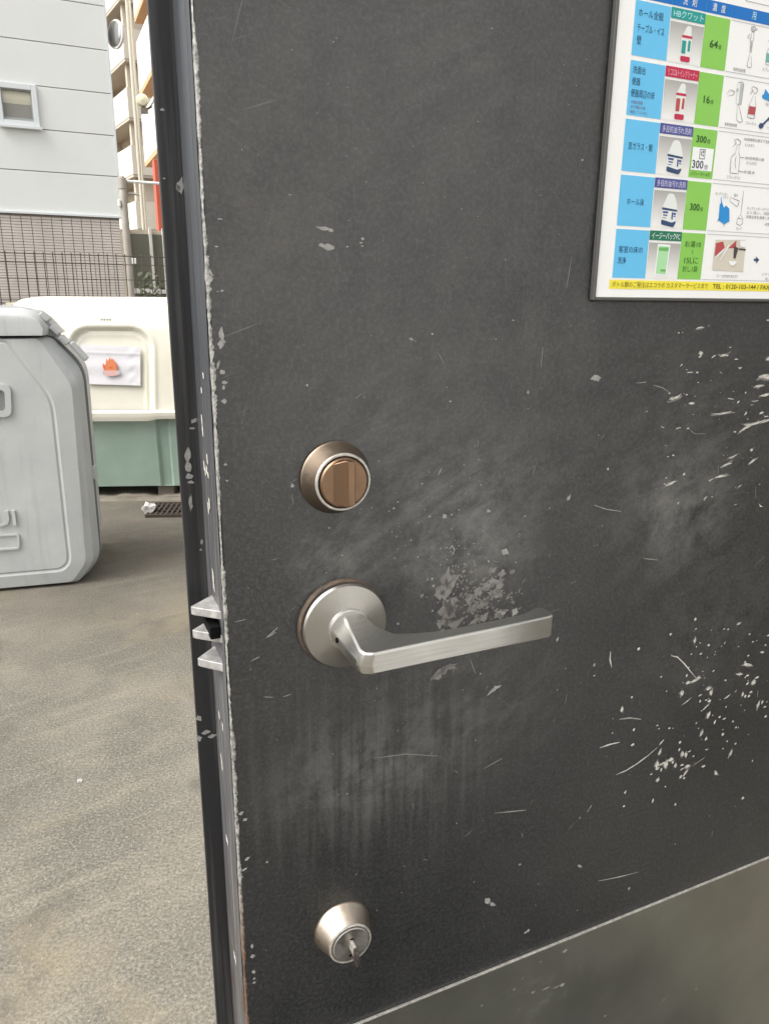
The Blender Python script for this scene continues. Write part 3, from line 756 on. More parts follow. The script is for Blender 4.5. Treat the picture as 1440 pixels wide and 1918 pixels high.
# rows
blue_txt = [[('ホール全般', .1815, .2000, .3420, .3462), ('テーブル・イス', .1815, .2015, .3345, .3388), ('壁', .1818, .1852, .3282, .3326)],
            [('洗面台', .1810, .1905, .3132, .3172), ('便器', .1810, .1872, .3072, .3112), ('便器周辺の床', .1810, .1988, .3010, .3052)],
            [('窓ガラス・鏡', .1825, .2010, .2730, .2772)],
            [('ホール床', .1850, .1985, .2425, .2465)],
            [('客室の床の', .1820, .2010, .2150, .2190), ('洗浄', .1820, .1885, .2085, .2125)]]
ban = [('HBクワット', 'p_teal', 'p_cyan'), ('リコロ&トイレクリーナー', 'p_red', 'p_pink'), ('多目的油汚れ洗剤', 'p_purple', 'p_lilac'), ('多目的油汚れ洗剤', 'p_purple', 'p_lilac'), ('イージーパックFC', 'p_dgreen', 'p_white')]
for i, (z0, z1) in enumerate(ROWS):
    b = MB(); rect(b, C0, C1-.0003, z0, z1, Y1); cell = pp(b, 'blue_cell', M['p_blue'])
    for s, x0, x1, a0, a1 in blue_txt[i]: mtext(s, x0, x1, a0, a1, 'p_inkblue', cell)
    b = MB(); rect(b, C1+.0003, C2-.0003, z0, z1-.0068, Y1); ph = pp(b, 'picture_panel', M['p_photobg'])
    b = MB(); rect(b, C1, C2-.0002, z1-.0054, z1+.0002, Y2); bn = pp(b, 'name_banner', M[ban[i][1]])
    mtext(ban[i][0], C1+.0018, C2-.0016, z1-.0046, z1-.0008, ban[i][2], bn)
    b = MB(); rect(b, C2, C3, z0, z1, Y1); gcell = pp(b, 'green_cell', M['p_green'])
    zc = (z0+z1)/2
    if i in (0, 3): mtext(('64', 0, 0, '300')[i], .2375-(.0015 if i == 3 else 0), .2440, zc-.0028, zc+.0014, 'p_inkgreen', gcell); mtext('倍', .2446, .2470, zc-.0028, zc-.0004, 'p_inkgreen', gcell)
    if i == 1: mtext('16', .2375, .2425, zc-.0022, zc+.0020, 'p_inkgreen', gcell); mtext('倍', .2432, .2456, zc-.0022, zc+.0002, 'p_inkgreen', gcell)
    if i == 2:
        mtext('300', .2352, .2435, .2812, .2852, 'p_inkgreen', gcell); mtext('倍', .2441, .2468, .2812, .2838, 'p_inkgreen', gcell)
        b = MB(); rect(b, C2+.0012, C3-.0014, .2655, .2785, Y2); wcd = pp(b, 'white_card', M['p_white'], gcell)
        mtext('300', .2338, .2432, .2664, .2712, 'p_ink', gcell); mtext('倍', .2440, .2470, .2664, .2692, 'p_ink', gcell)
        b = MB()
        for k in range(2): rect(b, .2390+k*.0042, .2395+k*.0042, .2722, .2774, Y3)
        rect(b, .2390, .2437, .2772, .2777, Y3); rect(b, .2390, .2437, .2720, .2725, Y3); rect(b, .2402, .2410, .2740, .2765, Y3); rect(b, .2415, .2428, .2755, .2768, Y3); rect(b, .2416, .2425, .2735, .2748, Y3)
        pp(b, 'card_symbol', M['p_line'], gcell)
        mtext('スプレーボトル可', .2335, .2495, .2624, .2645, 'p_inkgreen', gcell)
    if i == 4:
        mtext('お湯10', .2352, .2488, .2200, .2238, 'p_inkgreen', gcell); mtext('〜', .2418, .2428, .2158, .2186, 'p_inkgreen', gcell)
        mtext('15Lに', .2362, .2478, .2100, .2140, 'p_inkgreen', gcell); mtext('対し1袋', .2352, .2482, .2048, .2086, 'p_inkgreen', gcell)
    # pictured product
    def poly(mb, pts, y): mb.face([(x, y, z) for x, z in pts])
    cx = (C1+C2)/2 + .0005
    if i < 2:
        b1, b2, b3 = MB(), MB(), MB(); red = ('p_red', 'p_red')[i]
        z_ = z0 + .0012; H = z1 - .0078 - z_
        poly(b1, round_poly([(cx-.0036, z_), (cx+.0036, z_), (cx+.0040, z_+H*.72), (cx+.0030, z_+H*.80), (cx+.0030, z_+H*.93), (cx+.0022, z_+H), (cx-.0006, z_+H), (cx-.0026, z_+H*.80), (cx-.0040, z_+H*.72)], .0012, 3), Y2)
        poly(b2, round_poly([(cx-.0037, z_-.0001), (cx+.0037, z_-.0001), (cx+.0038, z_+H*.15), (cx-.0038, z_+H*.15)], .001, 3), Y3); poly(b2, [(cx-.0040, z_+H*.66), (cx+.0040, z_+H*.66), (cx+.0039, z_+H*.73), (cx-.0039, z_+H*.73)], Y3)
        poly(b3, [(cx-.0034, z_+H*.22), (cx-.0004, z_+H*.22), (cx-.0003, z_+H*.58), (cx-.0035, z_+H*.58)], Y3); poly(b3, [(cx+.0012, z_+H*.30), (cx+.0030, z_+H*.30), (cx+.0031, z_+H*.60), (cx+.0013, z_+H*.60)], Y3)
        bt = pp(b1, 'bottle', M['p_bottle'], ph, fix=False); pp(b2, 'bottle_red', M['p_red'], ph, fix=False); pp(b3, 'bottle_label', M['p_teal' if i == 0 else 'p_redp'], ph, fix=False)
    elif i < 4:
        b1, b2, b3 = MB(), MB(), MB(); z_ = z0 + .0012; H = z1 - .0082 - z_
        poly(b1, round_poly([(cx-.0056, z_+.001), (cx+.0045, z_-.0003), (cx+.0060, z_+.002), (cx+.0064, z_+H*.55), (cx+.0050, z_+H*.80), (cx+.0024, z_+H), (cx-.0020, z_+H), (cx-.0050, z_+H*.66), (cx-.0060, z_+H*.55)], .0016, 3), Y2)
        poly(b2, round_poly([(cx-.0057, z_+.0009), (cx+.0045, z_-.0004), (cx+.0061, z_+.002), (cx+.0062, z_+H*.18), (cx+.003, z_+H*.12), (cx-.0058, z_+H*.20)], .0008, 2), Y3)
        poly(b2, [(cx-.0060, z_+H*.50), (cx+.0064, z_+H*.46), (cx+.0064, z_+H*.52), (cx-.0059, z_+H*.57)], Y3)
        for (xa, xb, f0, f1) in ((-.0052, -.0008, .40, .46), (-.0048, -.0012, .32, .36), (.0022, .0034, .22, .44), (.0036, .0056, .36, .43), (.0038, .0056, .30, .33), (-.0050, -.0020, .25, .27)):
            poly(b3, [(cx+xa, z_+H*f0), (cx+xb, z_+H*f0-.0002), (cx+xb, z_+H*f1-.0002), (cx+xa, z_+H*f1)], Y3)
        pp(b1, 'jug', M['p_bottle'], ph, fix=False); pp(b2, 'jug_band', M['p_navy'], ph, fix=False); pp(b3, 'jug_label', M['p_purple'], ph, fix=False)
    else:
        b1, b2, b3 = MB(), MB(), MB()
        poly(b1, [(.2125, .2024), (.2222, .2020), (.2232, .2208), (.2128, .2210)], Y2); poly(b2, [(.2133, .2034), (.2214, .2030), (.2222, .2198), (.2136, .2200)], Y3); poly(b3, [(.2138, .2172), (.2216, .2170), (.2218, .2192), (.2140, .2190)], Y4)
        poly(b3, [(.2168, .2048), (.2212, .2046), (.2212, .2060), (.2170, .2060)], Y4)
        pp(b1, 'sachet', M['p_white'], ph, fix=False); pp(b2, 'sachet_front', M['p_sachet'], ph, fix=False); pp(b3, 'sachet_print', M['p_sachet2'], ph, fix=False)
    b = MB(); rect(b, C3+.0010, PX1-.010, z1-.0003, z1+.0001, Y1); rect(b, C3+.0010, PX1-.010, z0-.0001, z0+.0003, Y1); pp(b, 'row_rule', M['p_rim'])
for k, s in enumerate(('※洗剤は直接', '水で薄めた後', '使用してください')):
    mtext(s, .1815, .1905 + .0022*k, .2975-.0026*k, .2993-.0026*k, 'p_smalltxt')
# drawings of the third column, traced as thin ribbons
def drawn(name, m, strokes, w=.00032, fills=(), y=Y2):
    b = MB()
    for s in strokes: ribbon(b, [D(*p) for p in s], w, y)
    for f in fills: b.face([(D(*p)[0], y, D(*p)[1]) for p in f])
    return pp(b, name, M[m], fix=False)
def z3(*p): return [(1300+a*.12, 30+c*.12) for a, c in p]
def z5(*p): return [(1310+a*.1565, 240+c*.1565) for a, c in p]
drawn('dispenser_drawing', 'p_line', [z3((820,190),(870,185),(890,230),(850,280),(815,240),(820,190)), z3((880,250),(910,240),(905,220)), z3((800,300),(760,350),(790,380)), z3((860,300),(850,420)), z3((820,290),(800,430)), z3((815,440),(795,600)), z3((835,440),(815,600)),
      z3((790,620),(750,800),(780,830),(820,820),(815,640))], .0004)
drawn('dispenser_shade', 'p_rim', [], fills=[z3((820,200),(865,195),(870,260),(830,270)), z3((805,410),(840,405),(835,460),(800,465)), z3((800,480),(820,480),(805,600),(790,600))])
drawn('spray_bottle_drawing', 'p_line', [z3((1095,320),(1150,300),(1200,320)), z3((1100,310),(1130,360),(1080,420)), z3((1150,400),(1060,590),(1040,780),(1150,800)), z3((1140,390),(1200,400))], .00045)
drawn('spray_bottle_label', 'p_tealb', [], fills=[z3((1060,600),(1190,620),(1180,760),(1045,740))])
drawn('wall_pump_drawing', 'p_line', [z3((600,1110),(620,1060),(680,1050),(700,1080),(660,1400),(580,1390),(600,1110)), z3((600,1390),(590,1640),(640,1680),(680,1660),(640,1480),(620,1400)), z3((430,1230),(500,1170),(560,1200),(540,1250),(450,1270))], .0004)
drawn('wall_pump_shade', 'p_rim', [], fills=[z3((650,1070),(695,1075),(655,1390),(620,1390)), z3((590,1150),(620,1150),(615,1200),(588,1200))])
drawn('trigger_bottle_drawing', 'p_line', [z3((815,1150),(850,1120),(910,1150),(915,1200),(870,1240),(850,1180)), z3((825,1150),(840,1190),(800,1240)), z3((850,1260),(780,1420),(760,1600),(860,1620),(890,1440),(880,1270))], .00045)
drawn('trigger_bottle_label', 'p_redp', [], fills=[z3((790,1420),(890,1440),(870,1560),(770,1545))])
drawn('glove_picture', 'p_glove', [], fills=[z3((1035,1155),(1090,1230),(1250,1260),(1250,1440),(1160,1420),(1080,1340),(990,1300),(985,1260),(1020,1230))])
drawn('brush_picture', 'p_navy', [z3((980,1730),(1060,1650),(1200,1520))], .0018, [z3((930,1730),(955,1685),(1000,1690),(1015,1730),(985,1775),(945,1770))])
drawn('spray_outline_drawing', 'p_line', [z5((355,155),(400,140),(440,170),(430,210),(385,215)), z5((365,160),(385,190),(345,235)), z5((390,225),(375,310),(325,360),(310,545),(410,555),(430,360),(415,300),(420,225)), z5((430,360),(480,365)), z5((415,520),(470,535)), z5((385,340),(370,420),(380,500))], .00042)
drawn('bucket_picture', 'p_glove', [z5((205,830),(215,930))], .0006, [z5((190,920),(215,890),(240,960),(265,930),(305,970),(305,1120),(245,1155),(175,1110))])
drawn('mop_drawing', 'p_line', [z5((475,755),(440,1040)), z5((440,1040),(400,1090),(390,1150),(430,1170),(460,1150),(465,1090),(440,1040)), z5((405,1085),(460,1095)), z5((320,830),(310,880),(400,950),(425,880),(350,850),(320,830)), z5((160,1130),(190,1060)), z5((240,1150),(238,1185))], .0004)
drawn('green_pad_picture', 'p_sachet2', [], fills=[z5((800,470),(850,450),(900,500),(830,520))])
drawn('floor_photo', 'p_beige', [], fills=[z5((140,1340),(500,1340),(470,1720),(100,1700))])
drawn('floor_photo_red', 'p_redp', [], fills=[z5((145,1380),(230,1360),(250,1440),(125,1540)), z5((290,1440),(390,1345),(380,1440))], y=Y3)
drawn('floor_photo_dark', 'p_dark', [], fills=[z5((360,1410),(410,1440),(375,1565),(350,1560)), z5((415,1440),(500,1450),(495,1470),(410,1460))], y=Y4)
drawn('floor_photo_pale', 'p_white', [z5((190,1580),(300,1400)), z5((130,1560),(250,1440))], .0009, [z5((290,1590),(390,1600),(350,1650),(310,1640)), z5((430,1350),(500,1350),(490,1430),(430,1420))], y=-.00352)
drawn('arrow_sign', 'p_navy', [], fills=[z5((598,1565),(625,1565),(620,1535),(662,1578),(625,1625),(628,1595),(598,1592))])
drawn('yellow_bucket_picture', 'p_yellow', [], fills=[z5((830,1540),(900,1540),(900,1670),(825,1670))])
for s, p0, p1 in (('希釈供給装置', (1364,137),(1388,130)), ('スプレーボトル', (1418,138),(1450,131)), ('希釈供給装置', (1348,239),(1372,232)), ('スプレーボトル', (1387,236),(1408,230)), ('手袋', (1424,201),(1431,195)), ('ブラシ', (1427,245),(1435,239)),
                  ('スプレーボトル', (1352,337),(1378,330)), ('300倍希釈の線まで洗剤', (1384,268),(1434,262)), ('を入れます。', (1386,277),(1405,271)), ('300倍希釈の線', (1386,302),(1423,296)), ('まで入れます', (1389,311),(1409,304)), ('水道水', (1383,327),(1406,321)),
                  ('モップリンガー', (1331,368),(1355,361)), ('バケツ', (1345,374),(1356,368)), ('雑巾', (1366,370),(1374,364)), ('モップ', (1370,432),(1381,426)), ('モップリンガーバケツで', (1390,396),(1434,389)), ('よく洗い、洗剤を', (1389,404),(1440,397)), ('床面全体を清掃します。', (1388,412),(1440,405)), ('※定期的に', (1423,424),(1440,418)),
                  ('ゴミ・土砂を取り除きます', (1333,521),(1374,514)), ('バケツに洗剤', (1418,518),(1452,511)), ('を溶かす', (1424,526),(1450,520))):
    a, c = D(*p0), D(*p1); zc = (a[1]+c[1])/2; mtext(s, a[0], c[0], zc-.0010, zc+.0010, 'p_line', y=Y2)
b = MB(); rect(b, .1772, PX1-.010, .1936, .1990, Y1); yb = pp(b, 'yellow_band', M['p_yellow'])
mtext('ボトル類のご発注はエコラボ カスタマーサービスまで', .1792, D(1318, 533)[0], .1946, .1981, 'p_yink', yb)
mtext('TEL : 0120-103-144 / FAX : 0120-', D(1327, 533)[0], D(1462, 538)[0], .1948, .1978, 'p_yink', yb)

# ================================================================== grey dust bin
BO, BA = (-1.347, 3.035), 17
bi = empty('dust_bin', (BO[0], BO[1], 0), BA)
tag(bi, 'grey moulded plastic dust bin with recessed front panel standing on the concrete', 'bin')
CEN = -.52
def loop(right, rad, y, n=5):
    pts = list(right) + [(2*CEN - s, z) for s, z in reversed(right)]
    rr = list(rad) + list(reversed(rad))
    return [(s, y, z) for s, z in round_poly([(p[0], p[1]) for p in pts], rr, n)]
panel = [(-.137, 1.031), (.003, .807), (.000, .110), (-.034, .079)]
pin = [(-.142, 1.024), (-.005, .803), (-.008, .114), (-.038, .087)]
f1 = [(-.128, 1.040), (.013, .811), (.011, .104), (-.030, .068)]
f2 = [(-.022, 1.044), (.082, .856), (.066, .100), (.002, .016)]
f3 = [(-.004, 1.046), (.106, .868), (.094, .092), (.026, .006)]
s1 = [(.012, 1.050), (.122, .915), (.118, .088), (.050, .004)]
s2 = [(.006, 1.048), (.114, .912), (.110, .090), (.046, .008)]
s3 = [(.020, 1.052), (.131, .925), (.124, .085), (.054, .003)]
r1 = [(.008, 1.050), (.120, .915), (.112, .088), (.048, .006)]
b = MB()
b.loft([loop(pin, [.02,.06,.04,.02], .004), loop(panel, [.02,.06,.04,.02], .0085), loop(f1, [.02,.06,.04,.02], .004), loop(f2, [.02,.03,.03,.02], .012), loop(f3, [.02,.03,.03,.02], .034), loop(s1, [.03,.06,.05,.03], .112)], True, False)
body = b.build('front_shell', M['bin'], bi, smooth=True, angle=24)
b = MB(); b.loft([loop(s1, [.03,.06,.05,.03], .112), loop(s2, [.03,.06,.05,.03], .116), loop(s2, [.03,.06,.05,.03], .124), loop(s3, [.03,.06,.05,.03], .127)], False, False); b.build('seam', M['bin_seam'], bi, smooth=True)
b = MB(); b.loft([loop(s3, [.03,.06,.05,.03], .127), loop(s3, [.03,.06,.05,.03], .150), loop(r1, [.03,.06,.05,.03], .154), loop([(x-.01, z) for x, z in r1], [.03,.08,.06,.03], .56), loop([(x-.06, z-.03 if z > .5 else z+.02) for x, z in r1], [.03,.08,.06,.03], .60)], False, True)
b.build('rear_shell', M['bin'], bi, smooth=True, angle=50)
# lid
def lidloop(y, ins, top):
    pr_ = [(-.001-ins, 1.056), (.004-ins, 1.082), (-.012-ins, 1.112), (-.045-ins, 1.112+(top-1.112)*.75), (-.095-ins, top)]
    return [(s, y, z) for s, z in pr_] + [(2*CEN - s, y, z) for s, z in reversed(pr_)]
b = MB(); b.loft([lidloop(-.002, .004, 1.128), lidloop(.004, .000, 1.140), lidloop(.03, -.004, 1.152), lidloop(.11, -.008, 1.160)], True, True)
lid = b.build('lid', M['bin'], bi, smooth=True, angle=50)
def rim(y, k):
    pr_ = [(.042+k, 1.050), (.020+k, 1.090+k), (-.010+k, 1.128+k), (-.050+k*.5, 1.158+k), (-.110, 1.168+k)]
    return [(s, y, z) for s, z in pr_] + [(2*CEN - s, y, z) for s, z in reversed(pr_)]
b = MB(); b.loft([rim(.118, -.010), rim(.122, .0), rim(.165, .0), rim(.17, -.008), rim(.56, -.015), rim(.60, -.05)], True, True); b.build('rear_lid', M['bin'], bi, smooth=True, angle=50)
for k, (s, z) in enumerate(((-.005, 1.122), (.030, 1.070), (.060, 1.030))):
    b = MB(); b.box(-.020, .020, .095, .185, -.007, .012)
    c_ = b.build('clip', M['bin'], bi, bevel=.004); c_.location = (s, 0, z); c_.rotation_euler = (0, R(46), 0)
b = MB(); b.box(-.008, .010, .105, .165, -.028, .030); c_ = b.build('clip', M['bin'], bi, bevel=.004); c_.location = (.122, 0, .47)
b = MB(); b.box(-.008, .012, .10, .170, -.045, .045); c_ = b.build('clip', M['bin'], bi, bevel=.006); c_.location = (.112, 0, .985); c_.rotation_euler = (0, R(-38), 0)
# moulded handle frame
ho = round_poly([(-.140, .870), (-.150, .740), (-.262, .740), (-.252, .870)], .03, 5); hi_ = round_poly([(-.164, .848), (-.170, .764), (-.245, .764), (-.239, .848)], .02, 5)
b = MB(); b.loft([[(s, .004, z) for s, z in ho], [(s, -.006, z) for s, z in ho], [(s*1.0+.0, -.006, z) for s, z in hi_], [(s, .02, z) for s, z in hi_]], False, False); b.build('handle_frame', M['bin'], bi, smooth=True, angle=40)
b = MB(); b.face([(s, .0035, z) for s, z in hi_]); b.build('handle_hollow', M['bin_seam'], bi)
# moulded slot under the lettering
so = round_poly([(-.178, .254), (-.184, .186), (-.420, .186), (-.420, .254)], .016, 5); si = round_poly([(-.186, .247), (-.192, .194), (-.412, .194), (-.412, .247)], .012, 5)
b = MB(); b.loft([[(s, .0036, z) for s, z in so], [(s, -.004, z) for s, z in so], [(s, -.004, z) for s, z in si], [(s, .0030, z) for s, z in si]], False, True); b.build('slot_frame', M['bin'], bi, smooth=True, angle=40)
mb = MB(); text_into(mb, 'SEKISUI', -.52, -.184, .290, .356, 0)
vs = [(x, -.002, z) for x, y, z in mb.v]; mb.v = vs
me_o = mb.build('moulded_lettering', M['bin'], bi, fix=False)
sd = me_o.modifiers.new('thick', 'SOLIDIFY'); sd.thickness = .008; sd.offset = 0

# ================================================================== white refuse box with green base
RO, RA = (-1.6, 4.45), 5
rb = empty('refuse_box', (RO[0], RO[1], 0), RA)
tag(rb, 'white and green fibreglass refuse box with arched lid panel behind the grey bin', 'refuse box')
HWX = .585
def sm(a, c, v):
    t = min(max((v-a)/(c-a), 0), 1); return t*t*(3-2*t)
def arch_d(x, z):
    """distance outside (+) the arched panel outline"""
    hw = .222 + .02*(z-.55)/.5; r = .13; top = 1.040
    dx = abs(x) - hw
    if z > top - r and abs(x) > hw - r: return math.hypot(abs(x)-(hw-r), z-(top-r)) - r
    return max(dx, z-top)
def lidf(u, v):
    x = -HWX + 2*HWX*u
    prof = [(.555, .0), (.60, .004), (.85, .020), (1.03, .040), (1.10, .058), (1.15, .085), (1.18, .125), (1.195, .19), (1.205, .35), (1.208, .50)]
    f = v*(len(prof)-1); i = min(int(f), len(prof)-2); t = f-i
    z = prof[i][0]*(1-t)+prof[i+1][0]*t; y = prof[i][1]*(1-t)+prof[i+1][1]*t
    ad = arch_d(x, z)
    y += .026*(1-sm(-.028, .0, ad)) - .006*math.exp(-((ad-.012)/.012)**2) - .006*math.exp(-((ad+.040)/.014)**2)
    e = (HWX - abs(x))/.11
    if e < 1: q = 1 - math.sqrt(max(0, 1-(1-e)**2)); y += .09*q; z -= .04*q*sm(1.0, 1.2, z)
    return (x, y, z)
b = MB(); b.grid(170, 108, lidf)
b.grid(2, 2, lambda u, v: (-HWX + 2*HWX*u, .50 + .4*v, 1.208-.05*v*v)); 
lidw = b.build('lid', M['frp'], rb, smooth=True, angle=60)
b = MB()
for sx_ in (-1, 1): b.grid(1, 6, lambda u, v: (sx_*HWX, .09 + .81*u, .5 + .67*v))
b.face([(-HWX, .9, .1), (HWX, .9, .1), (HWX, .9, 1.16), (-HWX, .9, 1.16)])
b.build('lid_sides', M['frp'], rb)
def lip(u, v):
    x = -HWX - .004 + 2*(HWX+.004)*u
    sag = .012*sm(.18, .26, x)
    prof = [(.497+sag, .020), (.496+sag, -.012), (.520+sag*.6, -.018), (.548, -.020), (.556, -.012), (.558, .004)]
    f = v*(len(prof)-1); i = min(int(f), len(prof)-2); t = f-i
    return (x, prof[i][1]*(1-t)+prof[i+1][1]*t, prof[i][0]*(1-t)+prof[i+1][0]*t)
b = MB(); b.grid(90, 15, lip); b.build('lid_lip', M['frp'], rb, smooth=True, angle=50)
def basef(u, v):
    x = -HWX + .02 + 2*(HWX-.02)*u; z = .08 + .44*v
    y = .030 + .035*(1-v)
    y += .016*(sm(.22, .235, abs(x)) - sm(.285, .30, abs(x)))
    return (x, y, z)
b = MB(); b.grid(150, 6, basef)
b.face([(-HWX+.02, .065, .08), (HWX-.02, .065, .08), (HWX-.02, .88, .08), (-HWX+.02, .88, .08)])
for sx_ in (-1, 1): b.face([(sx_*(HWX-.02), .065, .08), (sx_*(HWX-.02), .88, .08), (sx_*(HWX-.02), .88, .52), (sx_*(HWX-.02), .03, .52)])
b.build('base', M['frp_green'], rb, smooth=True, angle=30)
for sx_ in (-.46, .24):
    b = MB(); b.box(sx_-.05, sx_+.05, .10, .2, .002, .079); b.build('foot', M['kerb'], rb, bevel=.006)
b = MB(); mkx, mkz = onplane(195, 599, RO, RA)
mb = MB(); text_into(mb, '●●●●', mkx-.03, mkx+.03, mkz-.006, mkz+.006, .043); mb.build('moulded_mark', M['joint'], rb, fix=False)
# paper notice with a flame picture
pn = empty('paper_notice', (RO[0], RO[1], .70), RA)
tag(pn, 'creased paper sheet with an orange flame picture taped to the white lid', 'notice')
cs = [onplane(148, 646, RO, RA), onplane(261, 650, RO, RA), onplane(262, 723, RO, RA), onplane(158, 720, RO, RA)]
def papf(u, v):
    x = (cs[0][0]*(1-u)+cs[1][0]*u)*v + (cs[3][0]*(1-u)+cs[2][0]*u)*(1-v)
    z = (cs[0][1]*(1-u)+cs[1][1]*u)*v + (cs[3][1]*(1-u)+cs[2][1]*u)*(1-v)
    y = .028 + .0012*math.sin(z*60) + .0016*math.sin(x*34+z*20) - .002*sm(.78, .8, v)*(1-sm(.8, .86, v)) + .002*math.exp(-((u-.85)/.05)**2)*math.sin(z*90) + (z-.82)*.06
    return (x, y, z-.70)
b = MB(); b.grid(48, 34, papf); b.build('sheet', M['letter'], pn, smooth=True, angle=80)
def zl(pts): return [onplane(140+a/10.29, 630+c/10.29, RO, RA) for a, c in pts]
def flat(name, m, pts, y): mb = MB(); mb.face([(x, y+(z-.82)*.06, z-.70) for x, z in zl(pts)]); mb.build(name, m, pn, fix=False)
flat('flame_picture', M['flame'], [(560,665),(535,600),(530,515),(575,565),(592,520),(600,430),(635,480),(655,405),(690,460),(700,430),(735,450),(770,500),(790,520),(815,600),(800,665)], .015)
flat('flame_shade', M['flame2'], [(560,620),(545,570),(532,520),(572,570),(580,640)], .0145); flat('flame_shade', M['flame2'], [(770,505),(792,525),(814,600),(790,640),(795,580)], .0145)
flat('flame_mouth', M['flame2'], [(650,600),(690,590),(720,602),(715,620),(680,612),(655,622)], .0145)
flat('log_picture', M['log'], [(525,660),(860,662),(865,738),(790,758),(620,772),(540,740)], .0148); flat('log_end', M['p_rim'], [(815,668),(862,664),(865,735),(815,742)], .0144); flat('log_end', M['p_rim'], [(525,664),(565,672),(570,735),(538,736)], .0144)
flat('small_print', M['p_rim'], [(580,335),(640,335),(640,360),(580,360)], .013)

# ---- kerb strip, drain grate and litter by the refuse box
kb = empty('kerb_slab', (RO[0], RO[1], 0), RA)
tag(kb, 'low dirty concrete slab under the refuse box', 'slab')
b = MB(); b.grid(60, 3, lambda u, v: (-.7+1.6*u, .02+.9*v, .020 + .006*math.sin(u*31) + .004*math.sin(u*77)))
b.grid(60, 1, lambda u, v: (-.7+1.6*u, .02 - .02*(1-v) + .004*math.sin(u*43), -.005+(.025 + .006*math.sin(u*31) + .004*math.sin(u*77))*v))
b.build('slab_top', M['kerb'], kb, smooth=True)
def gpos(px, py, h=0):
    d = wray(px, py); s = -(CAM_H-h)/d.z; return (d.x*s, d.y*s)
gx, gy = gpos(318, 957)
gr = empty('drain_grate', (gx, gy, 0), 5)
tag(gr, 'small rusty drain grate in the ground before the refuse box', 'grate')
b = MB(); b.box(-.11, -.10, -.14, .14, .001, .018); b.box(.10, .11, -.14, .14, .001, .018); b.box(-.10, .10, -.14, -.13, .001, .018); b.box(-.10, .10, .13, .14, .001, .018); b.build('frame', M['grate'], gr)
b = MB(); b.box(-.10, .10, -.13, .13, .001, .004); b.build('pit', M['black'], gr)
for k in range(7): b = MB(); b.box(-.092+k*.029, -.082+k*.029, -.129, .129, .005, .015); b.build('bar', M['grate'], gr)
for k in range(4): b = MB(); b.box(-.099, .099, -.10+k*.064, -.094+k*.064, .006, .0165); b.build('cross_bar', M['grate'], gr)
def litter(px, py, r_, name, label, m, sq=.6, seed=1):
    random.seed(seed); x, y = gpos(px, py)
    bm = bmesh.new(); bmesh.ops.create_icosphere(bm, subdivisions=2, radius=r_)
    for v in bm.verts: v.co *= .6 + .8*random.random(); v.co.z = v.co.z*sq + r_*sq*.9
    me = bpy.data.meshes.new(name); bm.to_mesh(me); bm.free(); me.materials.append(m)
    o = bpy.data.objects.new(name, me); COL.objects.link(o); o.location = (x, y, 0); return tag(o, label, 'litter')
litter(280, 962, .034, 'paper_scrap', 'crumpled white paper scrap lying beside the drain grate', M['scrap'], 1.0, 3)
litter(150, 1464, .006, 'pebble', 'small pale pebble alone on the bare concrete', M['scrap'], .5, 5)
random.seed(21)
gr_ = MB()
for _ in range(420):
    px, py = random.uniform(-40, 420), random.uniform(1000, 1930)
    x_, y_ = gpos(px, py); r_ = .0008 + .0022*random.random()**3
    vs_ = [(x_ + r_*math.cos(k*2.094+px)*random.uniform(.6, 1.3), y_ + r_*math.sin(k*2.094+px)*random.uniform(.6, 1.3), 0) for k in range(3)] + [(x_, y_, r_*random.uniform(.5, 1.1))]
    gr_.mesh(vs_, [(0, 1, 3), (1, 2, 3), (2, 0, 3)])
go_ = gr_.build('grit', M['grit'], None, fix=False); go_['kind'] = 'stuff'; go_['label'] = 'fine pale grit scattered over the concrete yard'; go_['category'] = 'grit'

# ================================================================== wire fence behind the refuse box
FO = (-2.88, 5.90)
fe = empty('wire_fence', (FO[0], FO[1], 0), DOOR_A)
tag(fe, 'dark brown wire mesh fence in front of the tiled wall', 'fence')
def wire(mb, p, q, r_=.0035):
    mb.tube([p, q], r_, 6)
b0 = MB(); wire(b0, (0, 0, .3), (0, 0, 1.535), .0042)
proto = b0.build('upright_wire', M['fence'], fe)
x = -.42; k = 0
while x < 1.9:
    o = proto if k == 0 else proto.copy()
    if k: COL.objects.link(o); o.parent = fe
    o.location = (x, 0, 0); x += .0655; k += 1
for z in (.35, .62, .80, .98, 1.16, 1.185, 1.34, 1.455, 1.52):
    b = MB(); wire(b, (-.45, .006, z), (1.9, .006, z), .0030 if z < 1.5 else .0045); b.build('line_wire', M['fence'], fe)
for x in (-.9, 1.55): b = MB(); b.box(x-.03, x+.03, .02, .08, 0, 1.56); b.build('post', M['fence'], fe)

# ================================================================== pale blue-grey building with tiled base
K = 10/8.5
bo_ = (-2.85099*K, 10.0)
bl = empty('sided_building', (bo_[0], bo_[1], 0), DOOR_A)
tag(bl, 'pale blue-grey sided building with brown tiled base and one small window', 'building')
def bz(z): return CAM_H + (z-CAM_H)*K
XRB = .035*K
ZSID = bz(2.033)
b = MB(); b.box(-7, XRB-.03, .05, 6, 0, 12); b.build('core_wall', M['joint'], bl)
P = .4585
for i in range(21):
    z = ZSID + P*i
    if z > 11.5: break
    if i == 2:      # the window row is cut round the window
        for xa, xb in ((-7, -1.030*K-.0), (-.660*K, XRB)):
            b = MB(); b.box(xa, xb, 0, .05, z+.004, z+P-.004); b.build('siding_panel', M['siding'], bl, bevel=.004)
    else:
        b = MB(); b.box(-7, XRB, 0, .05, z+.004, z+P-.004); b.build('siding_panel', M['siding'], bl, bevel=.004)
b = MB(); b.box(XRB-.03, XRB, .051, 6, ZSID, 12); b.build('side_cladding', M['siding'], bl)
b = MB(); b.box(-7, XRB+.01, -.025, .05, ZSID-.022, ZSID+.004); b.build('drip_flashing', M['alu'], bl, bevel=.003)
